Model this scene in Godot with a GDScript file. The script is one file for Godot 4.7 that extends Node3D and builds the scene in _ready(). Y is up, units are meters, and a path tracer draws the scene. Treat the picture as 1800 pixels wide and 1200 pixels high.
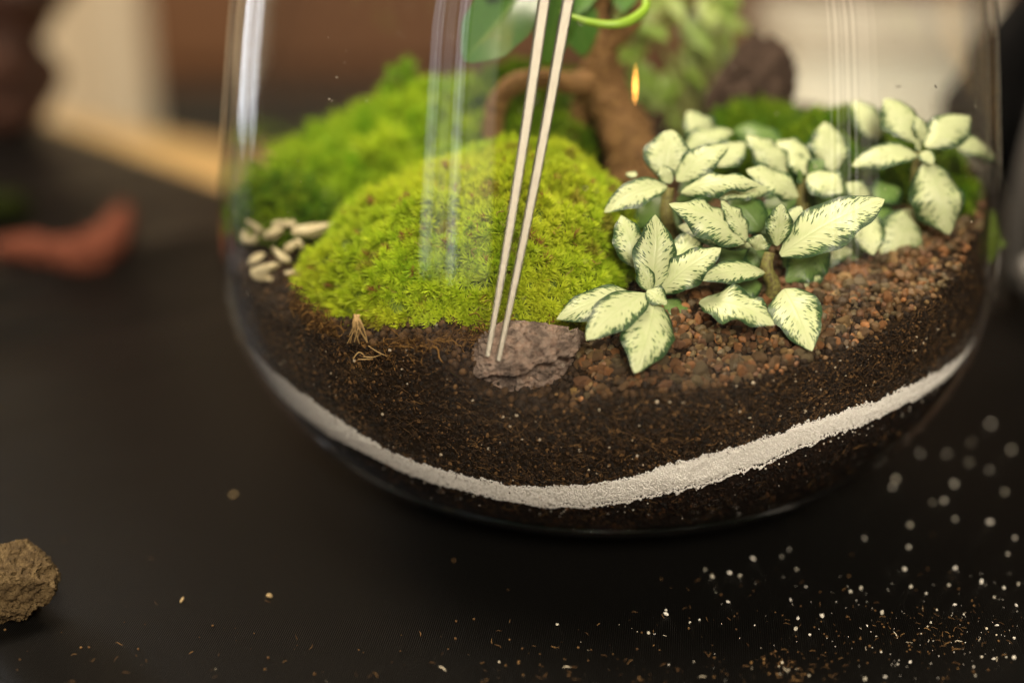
extends Node3D

# ---------------------------------------------------------------- camera constants
const EYE := Vector3(-0.0272, 0.1882, 0.4107)
const PITCH := 21.0
const LENS_K := 2500.4          # pixels per unit of slope in an 1800 x 1200 picture
const HALF_TURN := PI

var rng := RandomNumberGenerator.new()
var n_soft := FastNoiseLite.new()
var n_fine := FastNoiseLite.new()
var n_ridge := FastNoiseLite.new()
var ball_cache := {}

# jar profile: outer radius, height
var PROFILE := [Vector2(0.066, 0.0), Vector2(0.075, 0.002), Vector2(0.084, 0.007), Vector2(0.093, 0.0145), Vector2(0.1012, 0.024), Vector2(0.1078, 0.035), Vector2(0.1122, 0.047), Vector2(0.1138, 0.062), Vector2(0.1131, 0.075), Vector2(0.1114, 0.09), Vector2(0.1090, 0.108), Vector2(0.1065, 0.127), Vector2(0.1035, 0.146), Vector2(0.0985, 0.165), Vector2(0.092, 0.185), Vector2(0.084, 0.205), Vector2(0.075, 0.225), Vector2(0.07, 0.245), Vector2(0.072, 0.262)]
const GLASS := 0.0026

var SAND_TOP := [-180, 0.045, -90, 0.0465, -70, 0.0455, -58, 0.0442, -47, 0.0418, -40, 0.0375, -33, 0.0332, -24, 0.0314, -16, 0.0303, -10, 0.031, -2, 0.0341, 5, 0.0394, 11, 0.0424, 18, 0.0457, 24, 0.0482, 31, 0.0488, 37, 0.0494, 46, 0.0497, 58, 0.0485, 80, 0.046, 180, 0.045]
var SAND_LOW := [-180, 0.037, -90, 0.036, -70, 0.0345, -59, 0.0325, -48, 0.0308, -41, 0.03, -31, 0.0262, -20, 0.0246, -16, 0.0237, -12, 0.0226, -3, 0.0248, 4, 0.0288, 10, 0.0316, 15, 0.0358, 20, 0.0372, 23, 0.0405, 29, 0.0431, 35, 0.0438, 43, 0.0447, 51, 0.0449, 60, 0.0443, 80, 0.042, 180, 0.037]
var SOIL_RIM := [-180, 0.088, -120, 0.08, -90, 0.070, -67, 0.0645, -63, 0.0635, -51, 0.063, -44, 0.0633, -37, 0.063, -30, 0.065, -25, 0.065, -21, 0.060, -16, 0.0540, -10, 0.0528, -5, 0.0555, -1, 0.0578, 10, 0.0591, 21, 0.0626, 34, 0.0666, 46, 0.0716, 60, 0.079, 80, 0.085, 130, 0.088, 180, 0.088]

# ---------------------------------------------------------------- small helpers
func at(px: float, py: float, z: float) -> Vector3:
	# the point at depth plane z that stands behind a place of the 1800 x 1200 photograph
	var a := deg_to_rad(PITCH)
	var f := Vector3(0, -sin(a), -cos(a))
	var u := Vector3(0, cos(a), -sin(a))
	var d := f + Vector3.RIGHT * ((px - 900.0) / LENS_K) + u * ((600.0 - py) / LENS_K)
	return EYE + d * ((z - EYE.z) / d.z)

func on_table(px: float, py: float, y: float) -> Vector3:
	var a := deg_to_rad(PITCH)
	var f := Vector3(0, -sin(a), -cos(a))
	var u := Vector3(0, cos(a), -sin(a))
	var d := f + Vector3.RIGHT * ((px - 900.0) / LENS_K) + u * ((600.0 - py) / LENS_K)
	return EYE + d * ((y - EYE.y) / d.y)

func px_size(p: Vector3) -> float:
	var a := deg_to_rad(PITCH)
	return (p - EYE).dot(Vector3(0, -sin(a), -cos(a))) / LENS_K

func table_lookup(t: Array, x: float) -> float:
	for i in range(2, t.size(), 2):
		if x <= t[i]:
			var k: float = (x - t[i - 2]) / (t[i] - t[i - 2])
			return lerpf(t[i - 1], t[i + 1], k)
	return t[t.size() - 1]

func outer_r(y: float) -> float:
	for i in range(1, PROFILE.size()):
		if y <= PROFILE[i].y:
			return lerpf(PROFILE[i - 1].x, PROFILE[i].x, clampf((y - PROFILE[i - 1].y) / (PROFILE[i].y - PROFILE[i - 1].y), 0, 1))
	return PROFILE[-1].x

func inner_r(y: float) -> float:
	# clear radius inside the wall; the floor of the hollow is 4 mm thick
	if y < 0.0045:
		return 0.055
	return outer_r(y) - GLASS - 0.0006 * clampf((0.03 - y) / 0.03, 0, 1) * 4.0

func soil_y(x: float, z: float) -> float:
	var r := sqrt(x * x + z * z)
	var th := rad_to_deg(atan2(x, z))
	var k: float = pow(clampf(r / 0.110, 0, 1), 2.2)
	return lerpf(0.079, table_lookup(SOIL_RIM, th), k) + 0.0012 * n_soft.get_noise_3d(x * 30, 7.0, z * 30)

func put(o: Node3D, called: String, parent: Node = null) -> Node3D:
	o.name = called
	(parent if parent else self).add_child(o, true)
	return o

func tag(o: Node, label: String, category := "", group := "", kind := "") -> void:
	if label: o.set_meta("label", label)
	if category: o.set_meta("category", category)
	if group: o.set_meta("group", group)
	if kind: o.set_meta("kind", kind)

func thing(called: String, label: String, category: String, where := Vector3.ZERO, group := "", kind := "") -> Node3D:
	var o := Node3D.new()
	put(o, called)
	o.position = where
	tag(o, label, category, group, kind)
	return o

func part(called: String, mesh: Mesh, mat: Material, parent: Node = null, where := Vector3.ZERO) -> MeshInstance3D:
	var m := MeshInstance3D.new()
	m.mesh = mesh
	m.material_override = mat
	put(m, called, parent)
	m.position = where
	return m

func swarm(called: String, mesh: Mesh, mat: Material, places: Array, colors: Array, parent: Node = null) -> MultiMeshInstance3D:
	var mm := MultiMesh.new()
	mm.transform_format = MultiMesh.TRANSFORM_3D
	mm.use_colors = true
	mm.mesh = mesh
	mm.instance_count = places.size()
	for i in places.size():
		mm.set_instance_transform(i, places[i])
		mm.set_instance_color(i, colors[i])
	var o := MultiMeshInstance3D.new()
	o.multimesh = mm
	o.material_override = mat
	put(o, called, parent)
	o.set_meta("kind", "stuff")
	return o

func lin(r: float, g: float, b: float) -> Color:
	return Color(r, g, b).linear_to_srgb()

func smooth_mesh(pos: PackedVector3Array, idx: PackedInt32Array, uv = null, col = null, flat := false) -> ArrayMesh:
	if flat:
		var fp := PackedVector3Array()
		var fi := PackedInt32Array()
		var fu := PackedVector2Array()
		var fc := PackedColorArray()
		for i in idx.size():
			fp.append(pos[idx[i]])
			fi.append(i)
			if uv != null: fu.append(uv[idx[i]])
			if col != null: fc.append(col[idx[i]])
		return smooth_mesh(fp, fi, fu if uv != null else null, fc if col != null else null)
	var nor := PackedVector3Array()
	nor.resize(pos.size())
	for i in range(0, idx.size(), 3):
		var a := pos[idx[i]]
		var n := (pos[idx[i + 2]] - a).cross(pos[idx[i + 1]] - a)
		nor[idx[i]] += n
		nor[idx[i + 1]] += n
		nor[idx[i + 2]] += n
	for i in nor.size():
		nor[i] = nor[i].normalized() if nor[i].length_squared() > 1e-24 else Vector3.UP
	var arr := []
	arr.resize(Mesh.ARRAY_MAX)
	arr[Mesh.ARRAY_VERTEX] = pos
	arr[Mesh.ARRAY_NORMAL] = nor
	arr[Mesh.ARRAY_INDEX] = idx
	if uv != null: arr[Mesh.ARRAY_TEX_UV] = uv
	if col != null: arr[Mesh.ARRAY_COLOR] = col
	var m := ArrayMesh.new()
	m.add_surface_from_arrays(Mesh.PRIMITIVE_TRIANGLES, arr)
	return m

func grid_mesh(nu: int, nv: int, f: Callable, wrap := false, flip := false) -> ArrayMesh:
	# f(u 0..1, v 0..1) -> point
	var pos := PackedVector3Array()
	var uv := PackedVector2Array()
	var idx := PackedInt32Array()
	var w := nu if wrap else nu + 1
	for j in nv + 1:
		for i in w:
			pos.append(f.call(float(i) / nu, float(j) / nv))
			uv.append(Vector2(float(i) / nu, float(j) / nv))
	for j in nv:
		for i in nu:
			var a := j * w + i
			var b := j * w + (i + 1) % w
			var c := a + w
			var d := b + w
			if flip: idx.append_array([a, b, c, b, d, c])
			else: idx.append_array([a, c, b, b, c, d])
	return smooth_mesh(pos, idx, uv)

func ball(level: int) -> Array:
	if ball_cache.has(level): return ball_cache[level]
	var t := (1.0 + sqrt(5.0)) / 2.0
	var v: Array = [Vector3(-1, t, 0), Vector3(1, t, 0), Vector3(-1, -t, 0), Vector3(1, -t, 0), Vector3(0, -1, t), Vector3(0, 1, t), Vector3(0, -1, -t), Vector3(0, 1, -t), Vector3(t, 0, -1), Vector3(t, 0, 1), Vector3(-t, 0, -1), Vector3(-t, 0, 1)]
	for i in v.size(): v[i] = v[i].normalized()
	var f: Array = [0, 11, 5, 0, 5, 1, 0, 1, 7, 0, 7, 10, 0, 10, 11, 1, 5, 9, 5, 11, 4, 11, 10, 2, 10, 7, 6, 7, 1, 8, 3, 9, 4, 3, 4, 2, 3, 2, 6, 3, 6, 8, 3, 8, 9, 4, 9, 5, 2, 4, 11, 6, 2, 10, 8, 6, 7, 9, 8, 1]
	for l in level:
		var mid := {}
		var g: Array = []
		for i in range(0, f.size(), 3):
			var m: Array = []
			for e in 3:
				var a: int = f[i + e]
				var b: int = f[i + (e + 1) % 3]
				var key := Vector2i(mini(a, b), maxi(a, b))
				if not mid.has(key):
					mid[key] = v.size()
					v.append((v[a] + v[b]).normalized())
				m.append(mid[key])
			g.append_array([f[i], m[0], m[2], f[i + 1], m[1], m[0], f[i + 2], m[2], m[1], m[0], m[1], m[2]])
		f = g
	var idx := PackedInt32Array()
	for i in range(0, f.size(), 3): idx.append_array([f[i], f[i + 2], f[i + 1]])
	ball_cache[level] = [v, idx]
	return ball_cache[level]

func rock_mesh(seed_: int, size: Vector3, level: int, rough := 0.06, cuts := 9, pits := 0.0, cut_at := 0.72, faces: Array = [], ledge := 0.0) -> ArrayMesh:
	var b: Array = ball(level)
	var r := RandomNumberGenerator.new()
	r.seed = seed_
	var planes: Array = []
	for i in cuts:
		var n := Vector3(r.randf_range(-1, 1), r.randf_range(-1, 1), r.randf_range(-1, 1)).normalized()
		planes.append([n, r.randf_range(cut_at, cut_at + 0.22)])
	for f in faces: planes.append([Vector3(f[0], f[1], f[2]).normalized(), f[3]])
	var off := Vector3(seed_ * 3.7, seed_ * 1.3, seed_ * 2.1)
	var pos := PackedVector3Array()
	for d: Vector3 in b[0]:
		var p: Vector3 = d * (1.0 + 0.28 * n_soft.get_noise_3dv(d * 1.3 + off))
		for q in planes:
			var over: float = p.dot(q[0]) - q[1]
			if over > 0: p -= q[0] * over * 0.92
		p += d * rough * n_soft.get_noise_3dv(d * 5.0 + off)
		p += d * rough * 0.6 * n_fine.get_noise_3dv(d * 11.0 + off)
		if pits > 0.0:
			var k: float = n_ridge.get_noise_3dv(d * 6.0 + off)
			p -= d * pits * clampf(k - 0.25, 0, 1)
			p += d * pits * (0.35 if ledge == 0.0 else 0.12) * n_fine.get_noise_3dv(d * 28.0 + off)
		if ledge > 0.0:      # the lower half stands back under a ragged ledge
			var k2 := smoothstep(0.03, -0.05, p.y - 0.06 + 0.10 * p.x - 0.16 * n_soft.get_noise_3d(p.x * 2.2, 3.0, p.z * 1.2))
			p.z -= ledge * k2 * maxf(p.z, 0.0)
			p.x -= 0.22 * k2 * maxf(p.x, 0.0)
			var crack := absf(n_ridge.get_noise_3d(p.x * 2.4 + 3.0, p.y * 1.1, p.z * 1.6))
			p -= d * 0.07 * smoothstep(0.10, 0.0, crack)
		pos.append(p * size)
	return smooth_mesh(pos, b[1])

func spline(pts: Array, t: float):
	var n := pts.size() - 1
	var s := clampf(t, 0, 1) * n
	var i := mini(int(s), n - 1)
	var k := s - i
	var p0 = pts[maxi(i - 1, 0)]
	var p3 = pts[mini(i + 2, n)]
	var p1 = pts[i]
	var p2 = pts[i + 1]
	return 0.5 * ((2.0 * p1) + (p2 - p0) * k + (2.0 * p0 - 5.0 * p1 + 4.0 * p2 - p3) * k * k + (3.0 * p1 - p0 - 3.0 * p2 + p3) * k * k * k)

func sweep(pts: Array, rad: Array, sides := 10, segs := 24, bumpy := 0.0, flatten := 1.0) -> ArrayMesh:
	var pos := PackedVector3Array()
	var idx := PackedInt32Array()
	var uv := PackedVector2Array()
	var up := Vector3(0.13, 0.21, 0.97)
	for j in segs + 1:
		var t := float(j) / segs
		var p: Vector3 = spline(pts, t)
		var q: Vector3 = spline(pts, minf(t + 0.01, 1.0)) - spline(pts, maxf(t - 0.01, 0.0))
		var dir := q.normalized()
		var x := dir.cross(up).normalized()
		var y := x.cross(dir).normalized()
		up = y
		var r: float = spline(rad, t)
		for i in sides:
			var a := TAU * i / sides
			var d := x * cos(a) + y * sin(a) * flatten
			var rr := r
			if bumpy > 0.0:
				var s := p * 240.0 + d * 1.2
				rr *= 1.0 + bumpy * (n_soft.get_noise_3dv(s) + 0.6 * n_fine.get_noise_3dv(s * 1.7))
			pos.append(p + d * rr)
			uv.append(Vector2(float(i) / sides, t))
	for j in segs:
		for i in sides:
			var a := j * sides + i
			var b := j * sides + (i + 1) % sides
			idx.append_array([a, a + sides, b, b, a + sides, b + sides])
	for e in 2:
		var c := pos.size()
		var first: int = e * segs * sides
		pos.append(spline(pts, float(e)))
		uv.append(Vector2(0.5, e))
		for i in sides:
			if e == 0: idx.append_array([c, first + i, first + (i + 1) % sides])
			else: idx.append_array([c, first + (i + 1) % sides, first + i])
	return smooth_mesh(pos, idx, uv)

func box(size: Vector3) -> BoxMesh:
	var b := BoxMesh.new()
	b.size = size
	return b

func turned(p: Vector3, s: Vector3, r: RandomNumberGenerator = rng) -> Transform3D:
	var b := Basis(Quaternion(Vector3(r.randf_range(-1, 1), r.randf_range(-1, 1), r.randf_range(-1, 1) + 0.001).normalized(), r.randf() * TAU))
	return Transform3D(b * Basis.from_scale(s), p)

# ---------------------------------------------------------------- materials
func noise_tex(freq: float, ramp: Array, seed_ := 1, size := 512, octaves := 4, kind := FastNoiseLite.TYPE_SIMPLEX_SMOOTH) -> NoiseTexture2D:
	var n := FastNoiseLite.new()
	n.noise_type = kind
	n.frequency = freq
	n.fractal_octaves = octaves
	n.seed = seed_
	var t := NoiseTexture2D.new()
	t.width = size
	t.height = size
	t.seamless = true
	t.noise = n
	if ramp.size():
		var g := Gradient.new()
		var offs := PackedFloat32Array()
		var cols := PackedColorArray()
		for i in range(0, ramp.size(), 2):
			offs.append(ramp[i])
			cols.append(ramp[i + 1])
		g.offsets = offs
		g.colors = cols
		t.color_ramp = g
	return t

func std(albedo: Color, rough: float, spec := 0.5) -> StandardMaterial3D:
	var m := StandardMaterial3D.new()
	m.albedo_color = albedo
	m.roughness = rough
	m.metallic_specular = spec
	return m

func tri(m: StandardMaterial3D, tex: Texture2D, bump: Texture2D, tiles_per_m: float, bump_mm := 0.0, world := false) -> StandardMaterial3D:
	m.uv1_triplanar = true
	m.uv1_world_triplanar = world
	m.uv1_scale = Vector3.ONE * tiles_per_m
	if tex:
		m.albedo_texture = tex
		m.albedo_color = Color.WHITE
	if bump and bump_mm > 0.0:
		m.heightmap_enabled = true
		m.heightmap_texture = bump
		m.heightmap_scale = bump_mm * 0.1
	return m

func tinted(rough: float, spec := 0.3, back := Color.BLACK) -> StandardMaterial3D:
	var m := std(Color.WHITE, rough, spec)
	m.vertex_color_use_as_albedo = true
	if back != Color.BLACK:
		m.backlight_enabled = true
		m.backlight = back
	return m

func leaf_texture(seed_: int, flecks: int, margin: float, green: float) -> ImageTexture:
	# a creamy leaf with short dark flecks between its side veins and a jagged dark green edge
	var w := 384
	var h := 640
	var n1 := FastNoiseLite.new()
	n1.seed = seed_
	n1.noise_type = FastNoiseLite.TYPE_SIMPLEX
	n1.frequency = 1.0
	n1.fractal_type = FastNoiseLite.FRACTAL_NONE
	var im := Image.create(w, h, false, Image.FORMAT_RGBF)
	var cream := Color(0.44, 0.50, 0.285)
	var pale := Color(0.33, 0.42, 0.18)
	if green > 0.9:      # green leaf undersides with paler veins, darkened to paint the shade between leaves
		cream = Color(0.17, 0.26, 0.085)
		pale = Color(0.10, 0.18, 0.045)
	var dark := Color(0.013, 0.046, 0.014)
	var mid := Color(0.14, 0.26, 0.06)
	for y in h:
		var v := (y + 0.5) / h
		for x in w:
			var u := (x + 0.5) / w * 2.0 - 1.0
			var b := absf(u)
			var side := 40.0 if u > 0 else 0.0
			var a := v - 0.30 * b + 0.06 * b * b
			var jag := n1.get_noise_2d(a * 17.0 + side, b * 1.2)
			var jag2 := n1.get_noise_2d(a * 48.0 - side, b * 2.0)
			var m := margin + 0.08 * jag + 0.12 * jag2
			m = lerpf(m, 0.99, 0.7 * smoothstep(0.88, 1.0, v))
			var c := cream.lerp(pale, clampf(green + 0.25 + 0.35 * n1.get_noise_2d(u * 2.2, v * 4.0) + 0.16 * n1.get_noise_2d(a * 30.0 + side, b * 2.0), 0, 1))
			c = c.lerp(pale, smoothstep(0.05, 0.0, b) * 0.4 * (1.0 - v * 0.6))
			c = c.lerp(pale, smoothstep(m - 0.10, m, b) * 0.5)
			c = c.lerp(dark, smoothstep(m - 0.015, m + 0.03, b) * 0.97)
			im.set_pixel(x, y, c)
	var r := RandomNumberGenerator.new()
	r.seed = seed_ * 7 + 3
	for i in flecks:
		var b := sqrt(r.randf_range(0.05, 0.8))
		var v := r.randf_range(0.06, 0.93)
		var s := -1.0 if r.randf() < 0.5 else 1.0
		var big := r.randf_range(0.55, 1.2) * lerpf(0.65, 1.25, b)
		var lb := 0.085 * big
		var wv := 0.0105 * big * r.randf_range(0.7, 1.2)
		var slope := 0.30 - 0.12 * b
		for yy in range(maxi(0, int((v - slope * lb - wv * 1.6) * h)), mini(h - 1, int((v + slope * lb + wv * 1.6) * h)) + 1):
			for xx in range(int((0.5 + 0.5 * s * b - lb * 0.55) * w), int((0.5 + 0.5 * s * b + lb * 0.55) * w) + 1):
				if xx < 0 or xx >= w: continue
				var bb := absf((xx + 0.5) / w * 2.0 - 1.0)
				var vv := (yy + 0.5) / h
				var db := (bb - b) / lb
				var dv := (vv - v - slope * (bb - b)) / wv
				var taper := 1.0 + 0.5 * db        # flecks widen outwards
				var d := db * db + dv * dv / maxf(taper, 0.2)
				if d > 1.7: continue
				var c := im.get_pixel(xx, yy)
				c = c.lerp(mid, smoothstep(1.7, 0.8, d) * 0.6)
				c = c.lerp(dark, smoothstep(1.15, 0.5, d) * 0.95)
				im.set_pixel(xx, yy, c)
	var out := Image.create(w, h, false, Image.FORMAT_RGB8)
	for y in h:
		for x in w:
			out.set_pixel(x, y, im.get_pixel(x, y).linear_to_srgb())
	return ImageTexture.create_from_image(out)

func vein_height() -> ImageTexture:
	var w := 192
	var h := 320
	var im := Image.create(w, h, false, Image.FORMAT_RGB8)
	for y in h:
		var v := (y + 0.5) / h
		for x in w:
			var b := absf((x + 0.5) / w * 2.0 - 1.0)
			var a := v - 0.30 * b + 0.06 * b * b
			var k := absf(fposmod(a * 13.0, 1.0) - 0.5) * 2.0
			var hgt := 0.55 + 0.35 * (1.0 - pow(k, 2.0)) * smoothstep(0.0, 0.2, b) - 0.4 * smoothstep(0.08, 0.0, b)
			im.set_pixel(x, y, Color(hgt, hgt, hgt))
	return ImageTexture.create_from_image(im)

func green_leaf_texture() -> ImageTexture:
	var w := 128
	var h := 256
	var im := Image.create(w, h, false, Image.FORMAT_RGB8)
	for y in h:
		var v := (y + 0.5) / h
		for x in w:
			var b := absf((x + 0.5) / w * 2.0 - 1.0)
			var a := v - 0.25 * b
			var k := absf(fposmod(a * 10.0, 1.0) - 0.5) * 2.0
			var c := Color(0.075, 0.19, 0.03).lerp(Color(0.13, 0.27, 0.05), smoothstep(0.85, 1.0, k) * 0.6)
			c = c.lerp(Color(0.22, 0.36, 0.09), smoothstep(0.06, 0.0, b))
			c = c.lerp(Color(0.06, 0.15, 0.03), 0.5 + 0.5 * n_soft.get_noise_2d(x * 0.06, y * 0.06))
			im.set_pixel(x, y, c.linear_to_srgb())
	return ImageTexture.create_from_image(im)

func weave_texture(as_height: bool) -> ImageTexture:
	# ribbed black twill: 32 ribs across, threads crossing them
	var s := 512
	var im := Image.create(s, s, false, Image.FORMAT_RGB8)
	for y in s:
		for x in s:
			var rib := 0.5 + 0.5 * cos(TAU * (x * 32.0 + y * 4.0) / s)
			var th := 0.5 + 0.5 * cos(TAU * (y * 64.0 + (16.0 * floorf((x * 32.0 + y * 4.0) / s)) * 7.0) / s)
			var k := rib * (0.7 + 0.3 * th)
			if as_height:
				im.set_pixel(x, y, Color(k, k, k))
			else:
				var g := 0.5 + 0.5 * n_soft.get_noise_2d(x * 0.02, y * 0.02)
				var d := lerpf(0.0009, 0.0030, k) * (0.8 + 0.4 * g)
				im.set_pixel(x, y, Color(d * 1.08, d, d * 0.90).linear_to_srgb())
	return ImageTexture.create_from_image(im)

# ---------------------------------------------------------------- leaves and plants
func leaf_mesh(base: Vector3, tip: Vector3, width: float, hint: Vector3, arch: float, fold: float, wave := 0.0, widest := 0.45, curl := 0.0) -> ArrayMesh:
	var nu := 10
	var nv := 18
	var axis := tip - base
	var ln := axis.length()
	var n0 := (hint - axis.normalized() * hint.dot(axis.normalized())).normalized()
	var ctrl := base.lerp(tip, 0.55) + n0 * arch * ln
	var pos := PackedVector3Array()
	var uv := PackedVector2Array()
	var idx := PackedInt32Array()
	var ph := base.x * 900.0
	for j in nv + 1:
		var v := float(j) / nv
		var p := base * (1 - v) * (1 - v) + ctrl * 2.0 * v * (1 - v) + tip * v * v
		var tan := ((ctrl - base) * (1 - v) + (tip - ctrl) * v).normalized()
		var side := tan.cross(n0).normalized()
		var n := side.cross(tan).normalized()
		# an ovate outline: widest below the middle, a drawn-out tip
		var s := pow(v, log(0.5) / log(widest))
		var w := width * 0.5 * pow(maxf(sin(PI * s), 0.0), 0.68) * (1.0 - 0.22 * v * v)
		if v < 0.06: w = maxf(w, width * 0.05)
		w *= 1.0 + 0.07 * sin(v * 19.0 + ph * 2.3) * v
		for i in nu + 1:
			var u := float(i) / nu * 2.0 - 1.0
			var rise := fold * absf(u) * w - curl * u * u * w
			rise += wave * w * sin(v * (13.0 + 5.0 * sin(ph)) + ph + (1.5 if u > 0 else 0.0)) * u * u
			rise += 0.10 * w * sin(v * 7.0 + ph * 1.7) * u
			pos.append(p + side * u * w * cos(fold * 0.6) + n * rise)
			uv.append(Vector2(0.5 + 0.5 * u, v))
	for j in nv:
		for i in nu:
			var a := j * (nu + 1) + i
			var c := a + nu + 1
			idx.append_array([a, a + 1, c, a + 1, c + 1, c])
	return smooth_mesh(pos, idx, uv)

var leaf_mats: Array = []
var stem_mat: StandardMaterial3D

func plant(called: String, label: String, crown: Vector3, leaves: Array, skip_stem := false) -> Node3D:
	# leaves: [base x, base y, base z, tip x, tip y, tip z, width, look, arch, fold, hint x, hint y, hint z]
	var root := Vector3(crown.x, 0, crown.z)
	root.y = soil_y(root.x, root.z) - 0.002
	var t := thing(called, label, "plant", root, "white veined plants in the jar")
	if not skip_stem:
		var st := [Vector3(0, -0.002, 0), (crown - root) * 0.35 + Vector3(0.0012, 0, 0.001), (crown - root) * 0.7 + Vector3(-0.0008, 0, 0.0006), crown - root + Vector3(0, -0.001, -0.001)]
		part("stem", sweep(st, [0.0021, 0.0019, 0.0017, 0.0013], 9, 18, 0.22), stem_mat, t)
	for l in leaves:
		var b := at(l[0], l[1], l[2])
		var e := at(l[3], l[4], l[5])
		var hint := Vector3(0, 0.78, 0.62)
		if l.size() > 10: hint = Vector3(l[10], l[11], l[12])
		var w: float = l[6] * px_size((b + e) * 0.5)
		var m := leaf_mesh(b - root, e - root, w * rng.randf_range(1.24, 1.42), hint.normalized(), l[8] + rng.randf_range(0.06, 0.15), l[9] * 0.6, rng.randf_range(0.08, 0.26), rng.randf_range(0.40, 0.50), rng.randf_range(0.15, 0.5))
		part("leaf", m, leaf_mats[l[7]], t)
	return t

func shoot_mesh(seed_: int, needles: int, length: float, wide: float, spread_lo: float, spread_hi: float, stalk: float) -> ArrayMesh:
	var r := RandomNumberGenerator.new()
	r.seed = seed_
	var pos := PackedVector3Array()
	var idx := PackedInt32Array()
	for k in needles:
		var a := TAU * (k * 0.381966 + r.randf() * 0.08)
		var f := float(k) / needles
		var pol := deg_to_rad(lerpf(spread_hi, spread_lo, f) + r.randf_range(-9, 9))
		var start := Vector3(0, stalk * (0.35 + 0.65 * f), 0)
		var out := Vector3(cos(a), 0, sin(a))
		var dir := out * sin(pol) + Vector3.UP * cos(pol)
		var ln := length * r.randf_range(0.75, 1.15) * (1.0 - 0.25 * f)
		var side := dir.cross(Vector3.UP).normalized()
		var bend := Vector3.UP * r.randf_range(-0.12, 0.30) * ln
		var c := pos.size()
		var m := start + dir * ln * 0.5 + bend * 0.12
		var e := start + dir * ln + bend * 0.5
		var lift := side.cross(dir).normalized() * wide * 0.25
		pos.append_array([start - side * wide * 0.3, start + side * wide * 0.3, m - side * wide * 0.5 + lift, m + side * wide * 0.5 + lift, e])
		idx.append_array([c, c + 1, c + 2, c + 1, c + 3, c + 2, c + 2, c + 3, c + 4])
	return smooth_mesh(pos, idx)

func moss_swarm(parent: Node, shapes: Array, mat: Material, count: int, surf: Callable, tone: Callable, scale_lo: float, scale_hi: float, lean: float, seed_: int) -> void:
	var r := RandomNumberGenerator.new()
	r.seed = seed_
	var xs: Array = []
	var cs: Array = []
	for s in shapes:
		xs.append([])
		cs.append([])
	for i in count:
		var g: Array = surf.call(r)
		if g.is_empty(): continue
		var p: Vector3 = g[0]
		var n: Vector3 = (g[1] + Vector3(r.randf_range(-lean, lean), r.randf_range(-lean, lean) + 0.15, r.randf_range(-lean, lean))).normalized()
		var x := n.cross(Vector3(0.3, 0.2, 0.9)).normalized()
		var b := Basis(x, n, x.cross(n)).rotated(n, r.randf() * TAU)
		var sc := r.randf_range(scale_lo, scale_hi)
		var k := r.randi() % shapes.size()
		xs[k].append(Transform3D(b * Basis.from_scale(Vector3.ONE * sc), p))
		cs[k].append(tone.call(p, n, r))
	for k in shapes.size():
		swarm("moss_shoots", shapes[k], mat, xs[k], cs[k], parent)

# ================================================================= the scene
func _ready() -> void:
	rng.seed = 7
	n_soft.noise_type = FastNoiseLite.TYPE_SIMPLEX_SMOOTH
	n_soft.frequency = 1.0
	n_soft.fractal_octaves = 3
	n_soft.seed = 3
	n_fine.noise_type = FastNoiseLite.TYPE_SIMPLEX_SMOOTH
	n_fine.frequency = 1.0
	n_fine.fractal_octaves = 2
	n_fine.seed = 11
	n_ridge.noise_type = FastNoiseLite.TYPE_SIMPLEX_SMOOTH
	n_ridge.frequency = 1.0
	n_ridge.fractal_type = FastNoiseLite.FRACTAL_NONE
	n_ridge.seed = 19
	camera_and_light()
	background()
	jar_and_soil()
	moss()
	tree()
	fittonias()
	gravel()
	rocks_and_tweezers()
	table_bits()

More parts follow.
